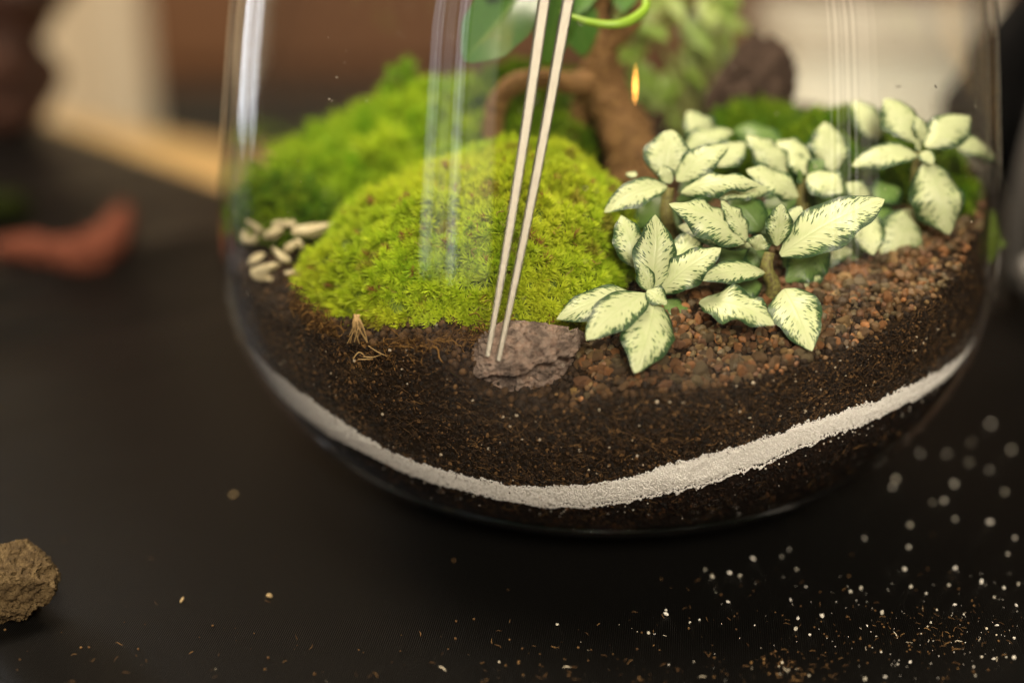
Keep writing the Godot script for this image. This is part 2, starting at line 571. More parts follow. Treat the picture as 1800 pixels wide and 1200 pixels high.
func camera_and_light() -> void:
	var cam := Camera3D.new()
	cam.name = "camera"
	add_child(cam)
	cam.position = EYE
	cam.rotation_degrees = Vector3(-PITCH, 0, 0)
	cam.fov = 26.99
	cam.near = 0.02
	cam.far = 40.0
	var at_ := CameraAttributesPhysical.new()
	at_.frustum_focal_length = 50.0
	at_.frustum_focus_distance = 0.343
	at_.frustum_near = 0.02
	at_.frustum_far = 40.0
	at_.exposure_aperture = 3.1
	cam.attributes = at_
	cam.current = true
	var we := WorldEnvironment.new()
	we.name = "room_air"
	var e := Environment.new()
	e.background_mode = Environment.BG_COLOR
	e.background_color = lin(0.045, 0.036, 0.027)
	e.tonemap_mode = Environment.TONE_MAPPER_LINEAR
	e.tonemap_exposure = 1.0
	e.sdfgi_enabled = true
	e.ssao_enabled = true
	e.ssil_enabled = true
	we.environment = e
	add_child(we)
	# the lamp over the table, behind the jar, and two tall windows of the room
	lamp_panel("ceiling_or_fill_lamp", "square white ceiling lamp hanging above and left of the jar", Vector3(-0.42, 1.15, -0.20), Vector3(0.02, 0.08, 0.0), Vector2(0.5, 0.5), Color(1.0, 0.92, 0.80), 2.7, 3.0)
	lamp_panel("ceiling_or_fill_lamp", "added square fill lamp, above and behind the viewer", Vector3(0.12, 0.86, 1.18), Vector3(0.02, 0.05, 0.0), Vector2(0.4, 0.4), Color(1.0, 0.94, 0.84), 2.9, 3.0)  # added fill that brightens the front of the jar, no such lamp known
	window("tall_window", "tall bright window at the back left of the room", Vector3(-1.75, 0.05, -1.55), Vector3(0, 0.1, 0), Vector2(0.36, 1.7), 2, Color(0.95, 0.97, 1.0), 0.75, 0.5)
	window("tall_window", "tall window with four panes at the left behind the viewer", Vector3(-1.55, 0.45, 1.66), Vector3(0, 0.0, 0), Vector2(0.80, 1.25), 4, Color(0.92, 0.95, 1.0), 0.42, 0.16)
	window("tall_window", "narrow tall window at the right behind the viewer", Vector3(1.75, 0.5, 0.75), Vector3(0, 0.0, 0), Vector2(0.5, 1.3), 4, Color(1.0, 0.97, 0.92), 0.11, 0.06)
	# a bare warm bulb on a cord behind the viewer: its small glint stands on the front glass
	var t := thing("pendant_bulb", "small warm bulb hanging on a cord, mirrored as a glint in the glass", "lamp", Vector3(0.066, 0.226, 0.998))
	var bm := std(Color(1, 0.8, 0.5), 0.4)
	bm.emission_enabled = true
	bm.emission = Color(1.0, 0.66, 0.30)
	bm.emission_energy_multiplier = 30.0
	part("bulb", sweep([Vector3(0, -0.018, 0), Vector3(0, -0.010, 0), Vector3(0, 0.004, 0), Vector3(0, 0.016, 0)], [0.003, 0.015, 0.016, 0.009], 18, 16), bm, t)
	part("socket", sweep([Vector3(0, 0.016, 0), Vector3(0, 0.04, 0)], [0.010, 0.009], 14, 4), std(lin(0.02, 0.02, 0.02), 0.5), t)
	part("cord", sweep([Vector3(0, 0.035, 0), Vector3(0, 0.5, 0), Vector3(0, 1.2, 0)], [0.003, 0.003, 0.003], 8, 8), std(lin(0.02, 0.02, 0.02), 0.6), t)
	var bl := OmniLight3D.new()
	bl.light_color = Color(1.0, 0.70, 0.36)
	bl.light_energy = 0.05
	bl.light_size = 0.012
	bl.omni_range = 6.0
	bl.omni_attenuation = 2.0
	bl.shadow_enabled = true
	put(bl, "bulb_light", t)

func lamp_panel(called: String, label: String, where: Vector3, aim: Vector3, size: Vector2, col: Color, energy: float, glow: float) -> void:
	var t := thing(called, label, "lamp", where)
	t.look_at_from_position(where, aim, Vector3(0, 0, -1))
	var m := std(Color(0.9, 0.9, 0.9), 0.6)
	m.emission_enabled = true
	m.emission = col
	m.emission_energy_multiplier = glow
	part("lamp_panel", box(Vector3(size.x, size.y, 0.01)), m, t)
	part("lamp_frame", box(Vector3(size.x + 0.06, size.y + 0.06, 0.03)), std(Color(0.75, 0.75, 0.73), 0.5), t, Vector3(0, 0, 0.021))
	var l := AreaLight3D.new()
	l.area_size = size
	l.light_color = col
	l.light_energy = energy
	l.shadow_enabled = true
	l.area_range = 6.0
	put(l, "lamp_light", t)
	l.position = Vector3(0, 0, -0.008)

func window(called: String, label: String, where: Vector3, aim: Vector3, size: Vector2, columns: int, col: Color, energy: float, glow: float) -> void:
	var t := thing(called, label, "window", where)
	var flat := Vector3(aim.x, where.y, aim.z)
	t.look_at_from_position(where, flat, Vector3.UP)
	var m := std(Color(0.9, 0.9, 0.9), 0.5)
	m.emission_enabled = true
	m.emission = col
	m.emission_energy_multiplier = glow
	var fm := std(Color(0.25, 0.2, 0.16), 0.6)
	# pane widths and glow invented to shape the streaks mirrored in the jar
	var shares: Array = [[0.5, 1.0], [0.5, 0.55]] if columns == 2 else [[0.14, 1.0], [0.24, 0.30], [0.14, 1.15], [0.48, 0.24]]
	var x0 := -size.x / 2
	part("frame", box(Vector3(0.04, size.y + 0.05, 0.05)), fm, t, Vector3(x0, 0, 0))
	for sh in shares:
		var cw: float = size.x * sh[0]
		var pm: StandardMaterial3D = m.duplicate()
		pm.emission_energy_multiplier = glow * sh[1]
		part("pane", box(Vector3(cw - 0.03, size.y - 0.05, 0.01)), pm, t, Vector3(x0 + cw / 2, 0, 0))
		part("frame", box(Vector3(0.03, size.y + 0.05, 0.05)), fm, t, Vector3(x0 + cw, 0, 0))
		var l := AreaLight3D.new()
		l.area_size = Vector2(cw - 0.035, size.y - 0.06)
		l.light_color = col
		l.light_energy = energy * sh[0] * sh[1]
		l.shadow_enabled = true
		l.area_range = 8.0
		put(l, "window_light", t)
		l.position = Vector3(x0 + cw / 2, 0, -0.03)
		x0 += cw
	for s in [-1, 1]:
		part("frame", box(Vector3(size.x + 0.05, 0.05, 0.048)), fm, t, Vector3(0, s * size.y / 2, 0.002))

# ---------------------------------------------------------------- what is seen round the jar
func background() -> void:
	# floor and back wall
	var fl := std(Color.WHITE, 0.5)
	tri(fl, noise_tex(0.01, [0.0, lin(0.20, 0.12, 0.055), 1.0, lin(0.34, 0.21, 0.10)], 5, 256), null, 0.8, 0.0, true)
	var f := part("floor", grid_mesh(4, 4, func(u, v): return Vector3(-4.0 + 8.0 * u, -0.74, 2.6 - 6.0 * v)), fl)
	tag(f, "", "", "", "structure")
	var w := std(lin(0.46, 0.36, 0.25), 0.8)
	var wall := part("back_wall", box(Vector3(8, 3.2, 0.1)), w, null, Vector3(0, 0.86, -3.0))
	tag(wall, "", "", "", "structure")
	# black cloth on the table: a corner lies behind the jar
	var cm := std(Color.WHITE, 0.30, 0.23)
	cm.albedo_texture = weave_texture(false)
	cm.uv1_scale = Vector3(60, 60, 60)
	cm.heightmap_enabled = true
	cm.heightmap_texture = weave_texture(true)
	cm.heightmap_scale = 0.012
	cm.rim_enabled = true
	cm.rim = 0.015
	cm.rim_tint = 0.0
	var a := Vector2(-0.142, -0.262)      # the corner
	var b := Vector2(-0.62, -0.80)        # far end of the left edge
	var c := Vector2(0.9, -0.42)          # right end of the rear edge
	var pos := PackedVector3Array()
	var uv := PackedVector2Array()
	var idx := PackedInt32Array()
	var nx := 170
	var nz := 150
	for j in nz + 1:
		for i in nx + 1:
			var s := float(i) / nx
			var q := float(j) / nz
			# columns run along the rear outline (b -> a -> c), rows run to the front
			var k := s * 2.0
			var back := b.lerp(a, k) if k < 1.0 else a.lerp(c, k - 1.0)
			var front := Vector2(lerpf(-0.75, 0.9, s), 0.34)
			var ht := 0.0
			var p := back.lerp(front, (q - 0.12) / 0.88)
			if q < 0.12:
				ht = -0.36 * (0.12 - q) / 0.12
				p = back + (back - Vector2(0, 0.1)).normalized() * 0.012
			var far := clampf((p.length() - 0.13) / 0.15, 0, 1) * clampf((0.10 - p.y) / 0.15, 0, 1)
			if q >= 0.12:
				ht = far * smoothstep(0.14, 0.36, q) * (0.008 * n_soft.get_noise_2d((p.x + p.y * 0.9) * 9.0, (p.y - p.x * 0.5) * 2.5) + 0.003 * (1.0 - absf(n_ridge.get_noise_2d((p.x * 0.8 + p.y) * 14.0, (p.y - p.x) * 3.0))))
			pos.append(Vector3(p.x, ht, p.y))
			uv.append(Vector2(p.x, p.y))
	for j in nz:
		for i in nx:
			var o := j * (nx + 1) + i
			var d := o + nx + 1
			idx.append_array([o, o + 1, d, o + 1, d + 1, d])
	var cloth := part("tablecloth", smooth_mesh(pos, idx, uv), cm)
	tag(cloth, "black ribbed cloth spread over the table under the glass jar", "tablecloth")
	# pale wooden bench beyond the cloth corner
	var wd := std(Color.WHITE, 0.45)
	tri(wd, noise_tex(0.006, [0.0, lin(0.56, 0.37, 0.15), 1.0, lin(0.76, 0.54, 0.25)], 8, 256), null, 3.0, 0.0, true)
	var t := thing("wooden_bench", "pale yellowish wooden bench beyond the corner of the black cloth", "bench", Vector3(-0.30, -0.74, -0.70))
	t.rotation_degrees.y = -34
	part("bench_top", box(Vector3(1.3, 0.04, 0.34)), wd, t, Vector3(0, 0.60, 0))
	for s in [Vector2(-1, -1), Vector2(1, -1), Vector2(-1, 1), Vector2(1, 1)]:
		part("leg", box(Vector3(0.05, 0.58, 0.05)), wd, t, Vector3(s.x * 0.58, 0.29, s.y * 0.12))
	# reddish brown cabinet over a dark box painted for the shadow at its foot
	var cab := thing("brown_cabinet", "blurred reddish brown cabinet standing behind the pale bench", "cabinet", Vector3(0.05, -0.74, -1.5))
	var cmat := std(lin(0.15, 0.068, 0.028), 0.5)
	part("carcass", box(Vector3(1.02, 1.1, 0.4)), cmat, cab, Vector3(0, 1.15, 0))
	part("shadow_base", box(Vector3(1.02, 0.6, 0.40)), std(lin(0.035, 0.03, 0.022), 0.7), cab, Vector3(0, 0.299, 0.0))
	for s in [-1, 1]:
		part("door", box(Vector3(0.49, 1.04, 0.02)), cmat, cab, Vector3(s * 0.252, 1.15, 0.211))
	# cream curtain panel at the left and white board at the right
	var cur := thing("cream_curtain", "blurred cream curtain hanging at the back left", "curtain", Vector3(-0.95, -0.2, -1.5))
	part("curtain_cloth", grid_mesh(60, 6, func(u, v): return Vector3(-0.60 + 1.06 * u, -0.5 + 1.9 * v, 0.03 * sin(u * 42.0))), std(lin(0.84, 0.73, 0.55), 0.85), cur)
	var wb := thing("white_board", "blurred off-white box standing on the floor behind the jar at the right", "box", Vector3(0.262, -0.36, -0.64))
	part("box_body", box(Vector3(0.19, 0.76, 0.14)), std(lin(0.84, 0.88, 0.80), 0.7), wb)
	part("lid", box(Vector3(0.20, 0.02, 0.15)), std(lin(0.55, 0.53, 0.46), 0.7), wb, Vector3(0, 0.391, 0))
	var pk := thing("clay_planter", "blurred pinkish clay planter behind the off-white box", "planter", Vector3(0.34, -0.44, -1.05))
	part("pot", sweep([Vector3(0, -0.3, 0), Vector3(0, -0.1, 0), Vector3(0, 0.12, 0), Vector3(0, 0.17, 0)], [0.16, 0.20, 0.23, 0.235], 28, 14), std(lin(0.32, 0.17, 0.10), 0.7), pk)
	# black camera bag on the cloth at the right
	var bag := thing("black_case", "blurred black case with grey fittings right of the jar", "case", Vector3(0.262, 0.0, -0.14))
	var bm := std(lin(0.006, 0.006, 0.0065), 0.8, 0.2)
	var body := rock_mesh(91, Vector3(0.11, 0.105, 0.10), 4, 0.01, 6, 0.0, 0.75)
	part("case_body", body, bm, bag, Vector3(0, 0.085, 0))
	var gm := std(lin(0.06, 0.057, 0.054), 0.4)
	part("strap", sweep([Vector3(-0.102, 0.01, 0.05), Vector3(-0.108, 0.06, 0.062), Vector3(-0.100, 0.12, 0.06)], [0.004, 0.005, 0.004], 8, 16, 0.0, 0.5), gm, bag)
	part("buckle", rock_mesh(14, Vector3(0.014, 0.010, 0.006), 2, 0.02, 6), gm, bag, Vector3(-0.098, 0.03, 0.075))

# ---------------------------------------------------------------- jar, soil layers and sand
func jar_and_soil() -> void:
	var glass := StandardMaterial3D.new()
	glass.transparency = BaseMaterial3D.TRANSPARENCY_ALPHA
	glass.albedo_color = Color(0.93, 0.97, 0.95, 0.0)
	glass.roughness = 0.0
	var jar := thing("glass_jar", "round clear glass terrarium jar filled with soil, moss and plants", "jar")
	var prof: Array = PROFILE
	part("outer_wall", grid_mesh(160, 90, func(u, v):
		var y: float = 0.262 * v
		var r: float = smooth_r(y)
		var a: float = TAU * u
		return Vector3(sin(a) * r, y + 0.0005, cos(a) * r), true, true), glass, jar)
	part("inner_wall", grid_mesh(160, 90, func(u, v):
		var y: float = 0.006 + 0.254 * v
		var r: float = smooth_r(y) - GLASS
		var a: float = TAU * u
		return Vector3(sin(a) * r, y, cos(a) * r), true, true), glass, jar)
	var dust_x: Array = []
	var dust_c: Array = []
	for i in 420:
		var a := deg_to_rad(rng.randf_range(-75, 75))
		var y := rng.randf_range(0.02, 0.16)
		var r := smooth_r(y) + 0.0001
		var s := 0.00006 + 0.00012 * pow(rng.randf(), 3.0)
		dust_x.append(Transform3D(Basis(Vector3(cos(a), 0, -sin(a)) * s * rng.randf_range(0.7, 2.0), Vector3.UP * s * rng.randf_range(0.7, 2.0), Vector3(sin(a), 0, cos(a)) * s * 0.5), Vector3(sin(a) * r, y, cos(a) * r)))
		dust_c.append(Color(0.55, 0.5, 0.42) if rng.randf() < 0.6 else Color(0.06, 0.04, 0.025))
	swarm("dust", rock_mesh(46, Vector3.ONE, 1, 0.1, 5), tinted(0.8), dust_x, dust_c, jar)
	# the thick greenish foot of the jar
	var foot := StandardMaterial3D.new()
	foot.albedo_color = Color(0.35, 0.78, 0.62, 0.0)
	foot.refraction_enabled = true
	foot.refraction_scale = 0.05
	foot.roughness = 0.02
	part("foot", grid_mesh(120, 10, func(u, v):
		var prof2 := [Vector2(0.058, 0.0012), Vector2(0.0655, 0.0008), Vector2(0.0745, 0.0027), Vector2(0.0832, 0.0077), Vector2(0.0870, 0.0111), Vector2(0.0850, 0.0116), Vector2(0.079, 0.0080), Vector2(0.070, 0.0055), Vector2(0.060, 0.0050), Vector2(0.0575, 0.0030), Vector2(0.058, 0.0012)]
		var q: Vector2 = prof2[int(round(v * 10.0))]
		var a: float = TAU * u
		return Vector3(sin(a) * q.x, q.y, cos(a) * q.x), true, true), foot, jar)
	# soil materials
	var soil_tex := noise_tex(0.045, [0.0, lin(0.003, 0.0018, 0.0009), 0.4, lin(0.008, 0.0042, 0.0016), 0.65, lin(0.021, 0.011, 0.0038), 1.0, lin(0.06, 0.033, 0.012)], 21, 512, 5)
	var soil_bump := noise_tex(0.05, [], 22, 512, 5)
	var soil := tri(std(Color.WHITE, 0.9, 0.3), soil_tex, soil_bump, 28.0, 0.6)
	var soil_low := tri(std(Color.WHITE, 0.9, 0.3), noise_tex(0.05, [0.0, lin(0.006, 0.004, 0.003), 0.6, lin(0.015, 0.008, 0.005), 1.0, lin(0.06, 0.032, 0.016)], 25, 512, 5), soil_bump, 28.0, 0.6)
	var sand_m := tri(std(Color.WHITE, 0.75, 0.4), noise_tex(0.12, [0.0, lin(0.66, 0.65, 0.61), 0.5, lin(0.82, 0.82, 0.79), 1.0, lin(0.92, 0.92, 0.90)], 31, 512, 4), noise_tex(0.16, [], 32, 512, 3), 40.0, 0.5)
	var low := thing("lower_soil", "dark soil layer at the jar bottom below the white sand stripe", "soil", Vector3.ZERO, "", "stuff")
	var sand := thing("sand_layer", "white sand stripe running round the jar between two dark soil layers", "sand", Vector3.ZERO, "", "stuff")
	var up := thing("potting_soil", "dark brown fibrous potting soil above the white sand stripe", "soil", Vector3.ZERO, "", "stuff")
	var wob := func(th: float, y0: float, s: float) -> float:
		return 0.0010 * n_soft.get_noise_2d(th * 0.30, s) + 0.0007 * n_fine.get_noise_2d(th * 1.1, s)
	part("soil_face", grid_mesh(300, 20, func(u, v):
		var th: float = u * 360.0 - 180.0
		var a := deg_to_rad(th)
		var y: float = lerpf(0.0052, table_lookup(SAND_LOW, th) + wob.call(th, 0, 3.0) + 0.0008, v)
		var r: float = inner_r(y) - 0.0011 + 0.0004 * n_fine.get_noise_2d(th * 1.3, y * 1500.0)
		return Vector3(sin(a) * r, y, cos(a) * r), false, true), soil_low, low)
	part("sand_face", grid_mesh(420, 10, func(u, v):
		var th: float = u * 360.0 - 180.0
		var a := deg_to_rad(th)
		var lo: float = table_lookup(SAND_LOW, th) + wob.call(th, 0, 3.0)
		var hi: float = table_lookup(SAND_TOP, th) + wob.call(th, 0, 9.0)
		var y: float = lerpf(lo, hi, v)
		var r: float = inner_r(y) - 0.0006 + 0.0002 * n_fine.get_noise_2d(th * 4.0, y * 3000.0)
		if v == 0.0 or v == 1.0: r -= 0.0012
		return Vector3(sin(a) * r, y, cos(a) * r), false, true), sand_m, sand)
	part("soil_face", grid_mesh(300, 30, func(u, v):
		var th: float = u * 360.0 - 180.0
		var a := deg_to_rad(th)
		var lo: float = table_lookup(SAND_TOP, th) + wob.call(th, 0, 9.0) - 0.0008
		var top := soil_y(sin(a) * 0.108, cos(a) * 0.108)
		var y: float = lerpf(lo, top, v)
		var r: float = inner_r(y) - 0.0011 + 0.0005 * n_fine.get_noise_2d(th * 1.3, y * 1500.0)
		return Vector3(sin(a) * r, y, cos(a) * r), false, true), soil, up)
	part("soil_top", grid_mesh(160, 48, func(u, v):
		var a: float = TAU * u
		var r0: float = 0.1095 * v
		var x := sin(a) * r0
		var z := cos(a) * r0
		var y := soil_y(x, z) + 0.0008 * n_fine.get_noise_2d(x * 700.0, z * 700.0) * (1.0 - pow(v, 8.0))
		var r: float = minf(r0, inner_r(y) - 0.0011)
		return Vector3(sin(a) * r, y, cos(a) * r), true, true), soil, up)
	# crumbs and fibres pressed against the glass
	var grit := tinted(0.85, 0.4)
	var crumb_shapes := [rock_mesh(41, Vector3.ONE, 1, 0.15, 6), rock_mesh(42, Vector3(1.3, 0.8, 0.9), 1, 0.15, 6)]
	var fiber := fibre_mesh(3, 0.05)
	var fiber2 := fibre_mesh(8, 0.04)
	for layer in 2:
		var xs: Array = [[], []]
		var cs: Array = [[], []]
		var fx: Array = [[], []]
		var fc: Array = [[], []]
		var n := 21000 if layer == 0 else 9000
		for i in n:
			var th := rng.randf_range(-82, 82)
			var a := deg_to_rad(th)
			var lo: float = table_lookup(SAND_TOP, th) if layer == 0 else 0.0075
			var hi: float = soil_y(sin(a) * 0.107, cos(a) * 0.107) if layer == 0 else table_lookup(SAND_LOW, th)
			var y := rng.randf_range(lo + (0.0 if layer == 0 else 0.0), hi)
			var s := 0.00013 + 0.00045 * pow(rng.randf(), 3.5)
			var r := inner_r(y) - 0.00045 - s * 0.9
			var p := Vector3(sin(a) * r, y, cos(a) * r)
			var k := rng.randf()
			var c := Color(0.006, 0.0034, 0.0015).lerp(Color(0.042, 0.021, 0.007), pow(rng.randf(), 2.6))
			if k > 0.90: c = Color(0.13, 0.07, 0.024)
			if k > 0.994: c = Color(0.42, 0.36, 0.27)
			if layer == 1: c = c * Color(0.40, 0.30, 0.25)
			var j := i % 2
			xs[j].append(turned(p, Vector3.ONE * s))
			cs[j].append(c)
			if i % (7 if layer == 0 else 14) == 0:
				var rad := Vector3(sin(a), 0, cos(a))
				var tang := Vector3(cos(a), 0, -sin(a))
				var ang := rng.randf_range(-0.9, 0.9) if rng.randf() < 0.75 else rng.randf() * TAU
				var dx := tang * cos(ang) + Vector3.UP * sin(ang)
				var dy := rad.cross(dx)
				var ln := rng.randf_range(0.0012, 0.0042)
				var th_ := rng.randf_range(0.5, 1.1)
				var rr2 := inner_r(y) - 0.0006
				fx[j].append(Transform3D(Basis(dx * ln, dy * ln * (0.5 if rng.randf() < 0.5 else -0.5), rad * 0.0024 * th_), Vector3(sin(a) * rr2, y, cos(a) * rr2)))
				fc[j].append(Color(0.03, 0.015, 0.005).lerp(Color(0.19, 0.105, 0.034), rng.randf() * rng.randf()))
		var owner_ := up if layer == 0 else low
		for j in 2:
			swarm("soil_crumbs", crumb_shapes[j], grit, xs[j], cs[j], owner_)
			swarm("soil_fibres", [fiber, fiber2][j], grit, fx[j], fc[j], owner_)
	# loose crumbs on the soil surface
	var tx: Array = []
	var tc: Array = []
	for i in 14000:
		var r0 := 0.1085 * sqrt(rng.randf_range(0.3, 1.0))
		var a := rng.randf() * TAU
		var p := Vector3(sin(a) * r0, 0, cos(a) * r0)
		p.y = soil_y(p.x, p.z) + 0.0003
		if Vector2(p.x, p.z).length() > inner_r(p.y) - 0.0012: continue
		tx.append(turned(p, Vector3.ONE * rng.randf_range(0.0003, 0.0011)))
		tc.append(Color(0.012, 0.0065, 0.003).lerp(Color(0.08, 0.042, 0.015), pow(rng.randf(), 2.0)))
	swarm("soil_crumbs", crumb_shapes[0], grit, tx, tc, up)
	# sand grains
	var gx: Array = []
	var gc: Array = []
	for i in 22000:
		var th := rng.randf_range(-80, 80)
		var a := deg_to_rad(th)
		var lo: float = table_lookup(SAND_LOW, th) + wob.call(th, 0, 3.0)
		var hi: float = table_lookup(SAND_TOP, th) + wob.call(th, 0, 9.0)
		var e := 0.0006
		var y := lerpf(lo - e, hi + e, rng.randf())
		if rng.randf() < 0.35: y = (lo if rng.randf() < 0.5 else hi) + rng.randfn(0.0, 0.0003)
		var s := rng.randf_range(0.00010, 0.00019)
		var r := inner_r(y) - 0.00035 - s
		gx.append(turned(Vector3(sin(a) * r, y, cos(a) * r), Vector3.ONE * s))
		var k := rng.randf_range(0.74, 0.93)
		gc.append(Color(k, k * 1.0, k * 0.98))
	for i in 60:
		var th := rng.randf_range(-60, 60)
		var a := deg_to_rad(th)
		var y: float = table_lookup(SAND_LOW, th) - absf(rng.randfn(0.0, 0.003)) - 0.0006
		var r := inner_r(y) - 0.0005
		gx.append(turned(Vector3(sin(a) * r, y, cos(a) * r), Vector3.ONE * rng.randf_range(0.00014, 0.00028)))
		gc.append(Color(0.6, 0.57, 0.5))
	swarm("sand_grains", rock_mesh(43, Vector3.ONE, 1, 0.1, 7), tinted(0.6, 0.5), gx, gc, sand)

func smooth_r(y: float) -> float:
	# the profile smoothed, so that the wall shows no rings
	var s := 0.0
	for k in [-2, -1, 0, 1, 2]:
		s += outer_r(clampf(y + k * 0.0035 * clampf(y / 0.02, 0, 1), 0.0, 0.262)) * [0.12, 0.23, 0.30, 0.23, 0.12][k + 2]
	return s

func fibre_mesh(seed_: int, thick: float) -> ArrayMesh:
	# a curved thin strand of unit length
	var r := RandomNumberGenerator.new()
	r.seed = seed_
	var pts := [Vector3(-0.5, 0, 0), Vector3(-0.2, r.randf_range(0.05, 0.25), r.randf_range(-0.1, 0.1)), Vector3(0.15, r.randf_range(-0.1, 0.2), r.randf_range(-0.1, 0.1)), Vector3(0.5, r.randf_range(-0.1, 0.1), 0)]
	return sweep(pts, [thick * 0.6, thick, thick, thick * 0.4], 4, 7)

# ---------------------------------------------------------------- moss
const MOUND := Vector3(-0.030, 0.059, 0.042)
func mound_r(d: Vector3) -> float:
	# distance from the mound's centre to its surface towards d: a long low left shoulder, a blunt right end
	var e := Vector3(d.x / (0.047 if d.x < 0 else 0.0345), d.y / (0.0345 + 0.005 * d.x), d.z / 0.060)
	var base := 1.0 / pow(pow(absf(e.x), 2.1) + pow(absf(e.y), 2.1) + pow(absf(e.z), 2.4), 1.0 / 2.2)
	return base * (1.0 + 0.085 * n_soft.get_noise_3dv(d * 2.2 + Vector3(4, 1, 2)) + 0.055 * n_soft.get_noise_3dv(d * 5.5))

func moss() -> void:
	var shoots: Array = []
	for i in 5: shoots.append(shoot_mesh(100 + i, 24, 0.0038, 0.00044, 10, 78, 0.0030))
	var mm := tinted(0.6, 0.35, Color(0.8, 0.8, 0.8))
	var under := tri(std(Color.WHITE, 0.9), noise_tex(0.03, [0.0, lin(0.05, 0.09, 0.008), 1.0, lin(0.16, 0.22, 0.02)], 51, 256), null, 40.0)
	var t := thing("moss_cushion", "large rounded bright green moss cushion in the front left of the jar", "moss", MOUND)
	var b: Array = ball(4)
	var pos := PackedVector3Array()
	for d: Vector3 in b[0]: pos.append(d * (mound_r(d) - 0.0022))
	part("moss_body", smooth_mesh(pos, b[1]), under, t)
	moss_swarm(t, shoots, mm, 15000, func(r: RandomNumberGenerator) -> Array:
		var d := Vector3(r.randfn(), r.randfn(), r.randfn()).normalized()
		if d.y < -0.25: return []
		if d.z < -0.35 and d.y < 0.5: return []
		var p := d * (mound_r(d) - 0.0028)
		var w := MOUND + p
		if w.y < soil_y(w.x, w.z) - 0.0015: return []
		if Vector2(w.x, w.z).length() > inner_r(w.y) - 0.004: return []
		var n := Vector3(d.x / 0.0455, d.y / 0.041, d.z / 0.052).normalized()
		if n_fine.get_noise_3dv(d * 9.0) > 0.42 and r.randf() < 0.8: return []
		return [p, n], func(p: Vector3, n: Vector3, r: RandomNumberGenerator) -> Color:
			var k: float = clampf(0.45 + 0.55 * n_soft.get_noise_3dv(p * 70.0) + r.randf_range(-0.3, 0.3), 0, 1)
			var y: float = clampf(0.5 + 0.9 * n_soft.get_noise_3dv(p * 24.0 + Vector3(3, 3, 3)), 0, 1)
			var c := Color(0.21, 0.41, 0.010).lerp(Color(0.54, 0.70, 0.035), k)
			c = c.lerp(Color(0.66, 0.63, 0.05), y * 0.5)
			var worn: float = n_soft.get_noise_3dv(p * 55.0 + Vector3(7, 2, 5))
			if worn > 0.42: c = c.lerp(Color(0.20, 0.13, 0.03), 0.65)
			if r.randf() < 0.03: c = Color(0.30, 0.16, 0.05)
			return c, 0.6, 0.98, 0.4, 201)
	# straw coloured dead strands in the cushion
	var fx: Array = []
	var fc: Array = []
	var r2 := RandomNumberGenerator.new()
	r2.seed = 77
	for i in 260:
		var d := Vector3(r2.randfn(), r2.randfn(), absf(r2.randfn())).normalized()
		if d.y < 0.0: continue
		var p := d * (mound_r(d) + 0.0006)
		fx.append(turned(p, Vector3(0.0042, 0.0042, 0.0034) * r2.randf_range(0.5, 1.2), r2))
		fc.append(Color(0.42, 0.40, 0.12).lerp(Color(0.34, 0.18, 0.05), r2.randf()))
	swarm("dead_strands", fibre_mesh(12, 0.03), mm, fx, fc, t)
	# torn brown edge of the cushion: fibres and crumbs under it
	var ex: Array = []
	var ec: Array = []
	for i in 1000:
		var px := lerpf(500, 860, r2.randf())
		var py := 622.0 + 24.0 * sin(px * 0.013) + r2.randfn(0, 13)
		if px < 590: py = lerpf(556, 618, (px - 500) / 90.0) + r2.randfn(0, 12)
		var z := clampf(0.098 - absf(px - 720) * 0.00006 + r2.randfn(0, 0.0022), 0.05, 0.1)
		var p := at(px, py, z)
		if Vector2(p.x, p.z).length() > inner_r(p.y) - 0.002: p = Vector3(p.x, p.y, sqrt(maxf(pow(inner_r(p.y) - 0.0022, 2.0) - p.x * p.x, 0.0)))
		ex.append(turned(p - MOUND, Vector3(0.0050, 0.0050, 0.0032) * r2.randf_range(0.3, 1.1), r2))
		ec.append(Color(0.04, 0.02, 0.006).lerp(Color(0.24, 0.13, 0.035), pow(r2.randf(), 2.2)))
	swarm("root_fibres", fibre_mesh(14, 0.035), tinted(0.8), ex, ec, t)
	# brighter, looser moss at the back left
	var c2 := at(705, 330, -0.03)
	c2.y = 0.070
	var rad := Vector3(0.054, 0.026, 0.034)
	var t2 := thing("fern_moss", "loose bright green feathery moss behind the rounded cushion", "moss", c2)
	var mr := func(d: Vector3) -> float:
		var e := Vector3(d.x / rad.x, d.y / (rad.y + 0.012 * d.x), d.z / rad.z)
		return (1.0 / e.length()) * (1.0 + 0.20 * n_soft.get_noise_3dv(d * 2.6 + Vector3(9, 0, 4)) + 0.07 * n_soft.get_noise_3dv(d * 5.0))
	var pos2 := PackedVector3Array()
	for d: Vector3 in ball(3)[0]: pos2.append(d * (mr.call(d) - 0.003))
	part("moss_body", smooth_mesh(pos2, ball(3)[1]), under, t2)
	var fronds: Array = []
	for i in 4: fronds.append(shoot_mesh(140 + i, 20, 0.0062, 0.0011, 15, 75, 0.0065))
	moss_swarm(t2, fronds, mm, 2600, func(r: RandomNumberGenerator) -> Array:
		var d := Vector3(r.randfn(), r.randfn(), r.randfn()).normalized()
		if d.y < -0.3 or d.z < -0.5: return []
		var p: Vector3 = d * (mr.call(d) - 0.004)
		var w := c2 + p
		if Vector2(w.x, w.z).length() > inner_r(w.y) - 0.006: return []
		return [p, (d / rad).normalized()], func(p: Vector3, n: Vector3, r: RandomNumberGenerator) -> Color:
			var k: float = clampf(0.5 + 0.8 * n_soft.get_noise_3dv(p * 45.0) + r.randf_range(-0.25, 0.25), 0, 1)
			return Color(0.16, 0.34, 0.008).lerp(Color(0.48, 0.62, 0.035), k), 0.7, 1.2, 0.5, 202)
	# the sprig that stands above it
	var sp := at(700, 190, -0.03) - c2
	var sx: Array = []
	var sc: Array = []
